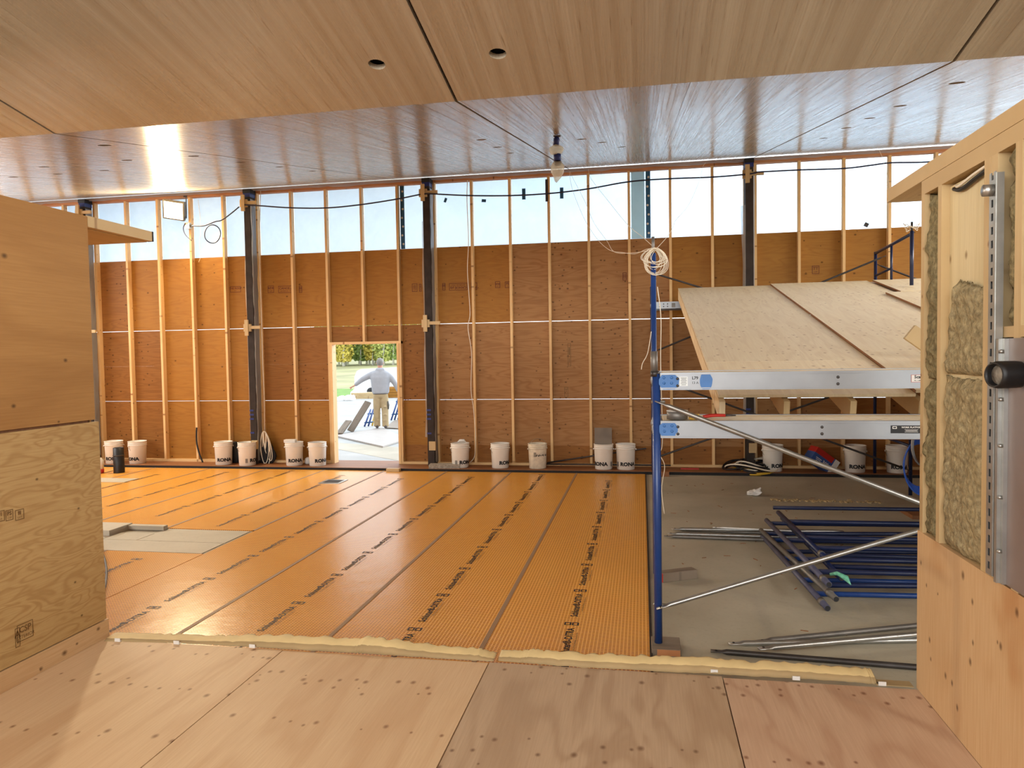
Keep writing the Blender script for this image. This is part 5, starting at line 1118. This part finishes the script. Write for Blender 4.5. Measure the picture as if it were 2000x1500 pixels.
# ================================================================== THE MAN
def person():
    P = on(745, 836, -.06); S_ = 1.0
    T = Matrix.Translation((P.x, P.y, -.064)) @ Matrix.Rotation(.36, 4, 'Z')        # walks away from the door
    def fin(name, vf, m, parent, vox, sm=6):
        V, Fc = vf; o = mk(name, V, Fc, m, parent, T, True)
        r = o.modifiers.new('remesh', 'REMESH'); r.mode = 'VOXEL'; r.voxel_size = vox; r.use_smooth_shade = True
        s = o.modifiers.new('smooth', 'SMOOTH'); s.iterations = sm; s.factor = .5
        return o
    parts = []
    # head, neck, trunk core, arms, hands
    head = [(0, .02, 1.50), (0, .02, 1.56), (0, .03, 1.60), (0, .04, 1.66), (0, .045, 1.72), (0, .04, 1.77), (0, .035, 1.805), (0, .035, 1.82)]
    parts.append(sweep(head, [(.07, .07), (.058, .06), (.062, .072), (.074, .092), (.080, .100), (.074, .092), (.048, .06), (.015, .02)], 16))
    parts.append(sweep([(0, .13, 1.685), (0, .155, 1.665), (0, .142, 1.65)], [.010, .014, .010], 8))                    # nose
    for s in (-1, 1): parts.append(sweep([(s*.078, .03, 1.665), (s*.088, .025, 1.69), (s*.084, .025, 1.715)], [.010, .016, .010], 8))   # ears
    LA = [(-.13, 0, 1.42), (-.30, .03, 1.36), (-.47, .06, 1.27), (-.60, .08, 1.17), (-.655, .085, 1.125)]
    RA = [(.13, 0, 1.42), (.265, -.01, 1.31), (.365, -.01, 1.17), (.43, .02, 1.02), (.455, .035, .94)]
    for A in (LA, RA): parts.append(sweep(spline(A, 4), [.055-.0017*k for k in range(17)], 12))
    parts.append(sweep([(0, 0, .82), (0, 0, 1.0), (0, -.01, 1.2), (0, -.005, 1.38), (0, .01, 1.5)], [(.16, .11), (.15, .10), (.17, .11), (.18, .11), (.07, .07)], 18))
    for s, fy_ in ((-1, .05), (1, -.06)): parts.append(sweep([(s*.085, 0, .88), (s*.105, fy_*.6, .46), (s*.108, fy_, .09)], [.08, .055, .042], 12))
    def hand(base, d, palm_n, spread, curls):
        d = Vector(d).normalized(); n = Vector(palm_n).normalized(); sd = d.cross(n).normalized(); b = Vector(base)
        parts.append(sweep([b-d*.02, b+d*.03, b+d*.085], [(.026, .020), (.040, .016), (.040, .014)], 12))
        for k, (ln, cu) in enumerate(zip((.070, .080, .075, .060), curls)):
            o = b + d*.08 + sd*(.030-.020*k); pts = [o]; dd = d.copy()
            for j in range(3): dd = (dd + n*cu).normalized(); pts.append(pts[-1]+dd*ln/3)
            parts.append(sweep(pts, [.0095, .009, .0085, .006], 8))
        o = b + d*.02 + sd*.035; parts.append(sweep([o, o+sd*.03+d*.025+n*.01, o+sd*.04+d*.06+n*.02], [.012, .011, .007], 8))
    hand((-.66, .085, 1.12), (-.8, .05, -.35), (.1, -.3, -1), 0, (.05, .5, .6, .7))
    hand((.457, .037, .93), (.18, .1, -1), (-.9, .3, 0), 0, (.35, .4, .42, .45))
    V, Fc = merge(*parts)
    body = fin('person', (V, Fc), 'skin', None, .0075, 3)
    tag(body, 'man in grey hoodie and khaki trousers walking away outside the doorway', 'person')
    # hoodie
    hp_ = [sweep([(0, 0, .90), (0, 0, .93), (0, -.005, 1.02), (0, -.015, 1.18), (0, -.02, 1.32), (0, -.01, 1.43), (0, .0, 1.49), (0, .01, 1.53)], [(.195, .140), (.222, .165), (.228, .170), (.240, .168), (.255, .165), (.245, .145), (.16, .12), (.092, .09)], 24)]
    hp_.append(sweep(spline(LA, 4), [.098-.0036*k for k in range(17)], 14)); hp_.append(sweep(spline(RA, 4), [.098-.0036*k for k in range(17)], 14))
    hp_.append(sweep([(-.09, .02, 1.52), (-.07, -.06, 1.53), (0, -.095, 1.52), (.07, -.06, 1.53), (.09, .02, 1.52)], [.036, .050, .060, .050, .036], 12))
    hp_.append(sweep([(0, -.06, 1.53), (0, -.11, 1.47), (0, -.12, 1.40)], [(.10, .035), (.09, .035), (.03, .02)], 14))
    for z, a in ((1.25, .3), (1.12, -.2), (1.02, .25)): hp_.append(sweep([(-.17, -.10, z-.03*a), (0, -.158, z), (.17, -.10, z+.06*a)], [.012, .02, .012], 8))
    o = fin('hoodie', merge(*hp_), 'hoodie', body, .014, 16); W[o.name] = T
    # trousers
    tp_ = [sweep([(0, 0, .80), (0, 0, .86), (0, 0, .95)], [(.165, .125), (.188, .142), (.180, .132)], 20)]
    for s, fy_ in ((-1, .05), (1, -.06)):
        tp_.append(sweep([(s*.085, 0, .90), (s*.095, fy_*.3, .70), (s*.105, fy_*.6, .46), (s*.105, fy_, .22), (s*.108, fy_, .06), (s*.108, fy_, .045)], [(.10, .115), (.105, .112), (.090, .098), (.086, .092), (.088, .096), (.080, .088)], 18))
        for z in (.55, .35, .2): tp_.append(sweep([(s*.05, fy_-.085, z), (s*.11, fy_-.095, z+.02), (s*.16, fy_-.06, z)], [.008, .016, .008], 6))
    tr_ = fin('trousers', merge(*tp_), 'khaki', body, .013, 5)
    mk('tool_pouch', *sweep([(.17, -.06, .70), (.185, -.07, .60), (.18, -.06, .50)], [(.03, .05), (.035, .06), (.025, .045)], 12), 'rubber_grey', body, T, True)
    mk('belt', *sweep([(.185*math.cos(a), .140*math.sin(a), .905) for a in [2*PI*k/28 for k in range(28)]], [(.008, .018)]*28, 8, True), 'shoe', body, T, True)
    for s, fy_ in ((-1, .05), (1, -.06)):
        mk('shoe', *sweep([(s*.108, fy_-.10, .045), (s*.108, fy_-.06, .05), (s*.112, fy_+.06, .05), (s*.118, fy_+.17, .035), (s*.12, fy_+.20, .03)], [(.032, .035), (.044, .045), (.048, .045), (.046, .032), (.03, .02)], 14), 'shoe', body, T, True)
    # short grey hair: cap over the skull, clear of the face
    V, Fc = [], []; nu, nv = 28, 12
    for j in range(nv+1):
        th = PI*.74*j/nv
        for k in range(nu):
            a = 2*PI*k/nu; front = max(0, math.sin(a)); t2 = th*(1-.42*front)
            r = 1.0+.03*noise.noise(Vector((math.cos(a)*4, math.sin(a)*4, th*4)))
            V.append(Vector((.089*r*math.sin(t2)*math.cos(a), .035+.110*r*math.sin(t2)*math.sin(a), 1.715+.118*r*math.cos(t2))))
    for j in range(nv):
        for k in range(nu): Fc.append((j*nu+k, (j+1)*nu+k, (j+1)*nu+(k+1) % nu, j*nu+(k+1) % nu))
    mk('hair', V, Fc, 'hair_grey', body, T, True)
    for s in (-1, 1): mk('eye', *sweep([(s*.032, .134, 1.705), (s*.032, .142, 1.705)], [.010, .006], 10), 'glass_dark', body, T, True)
    mk('mouth', *sweep([(-.024, .130, 1.622), (0, .138, 1.620), (.024, .130, 1.622)], [.003, .005, .003], 8), 'red', body, T, True)
person()
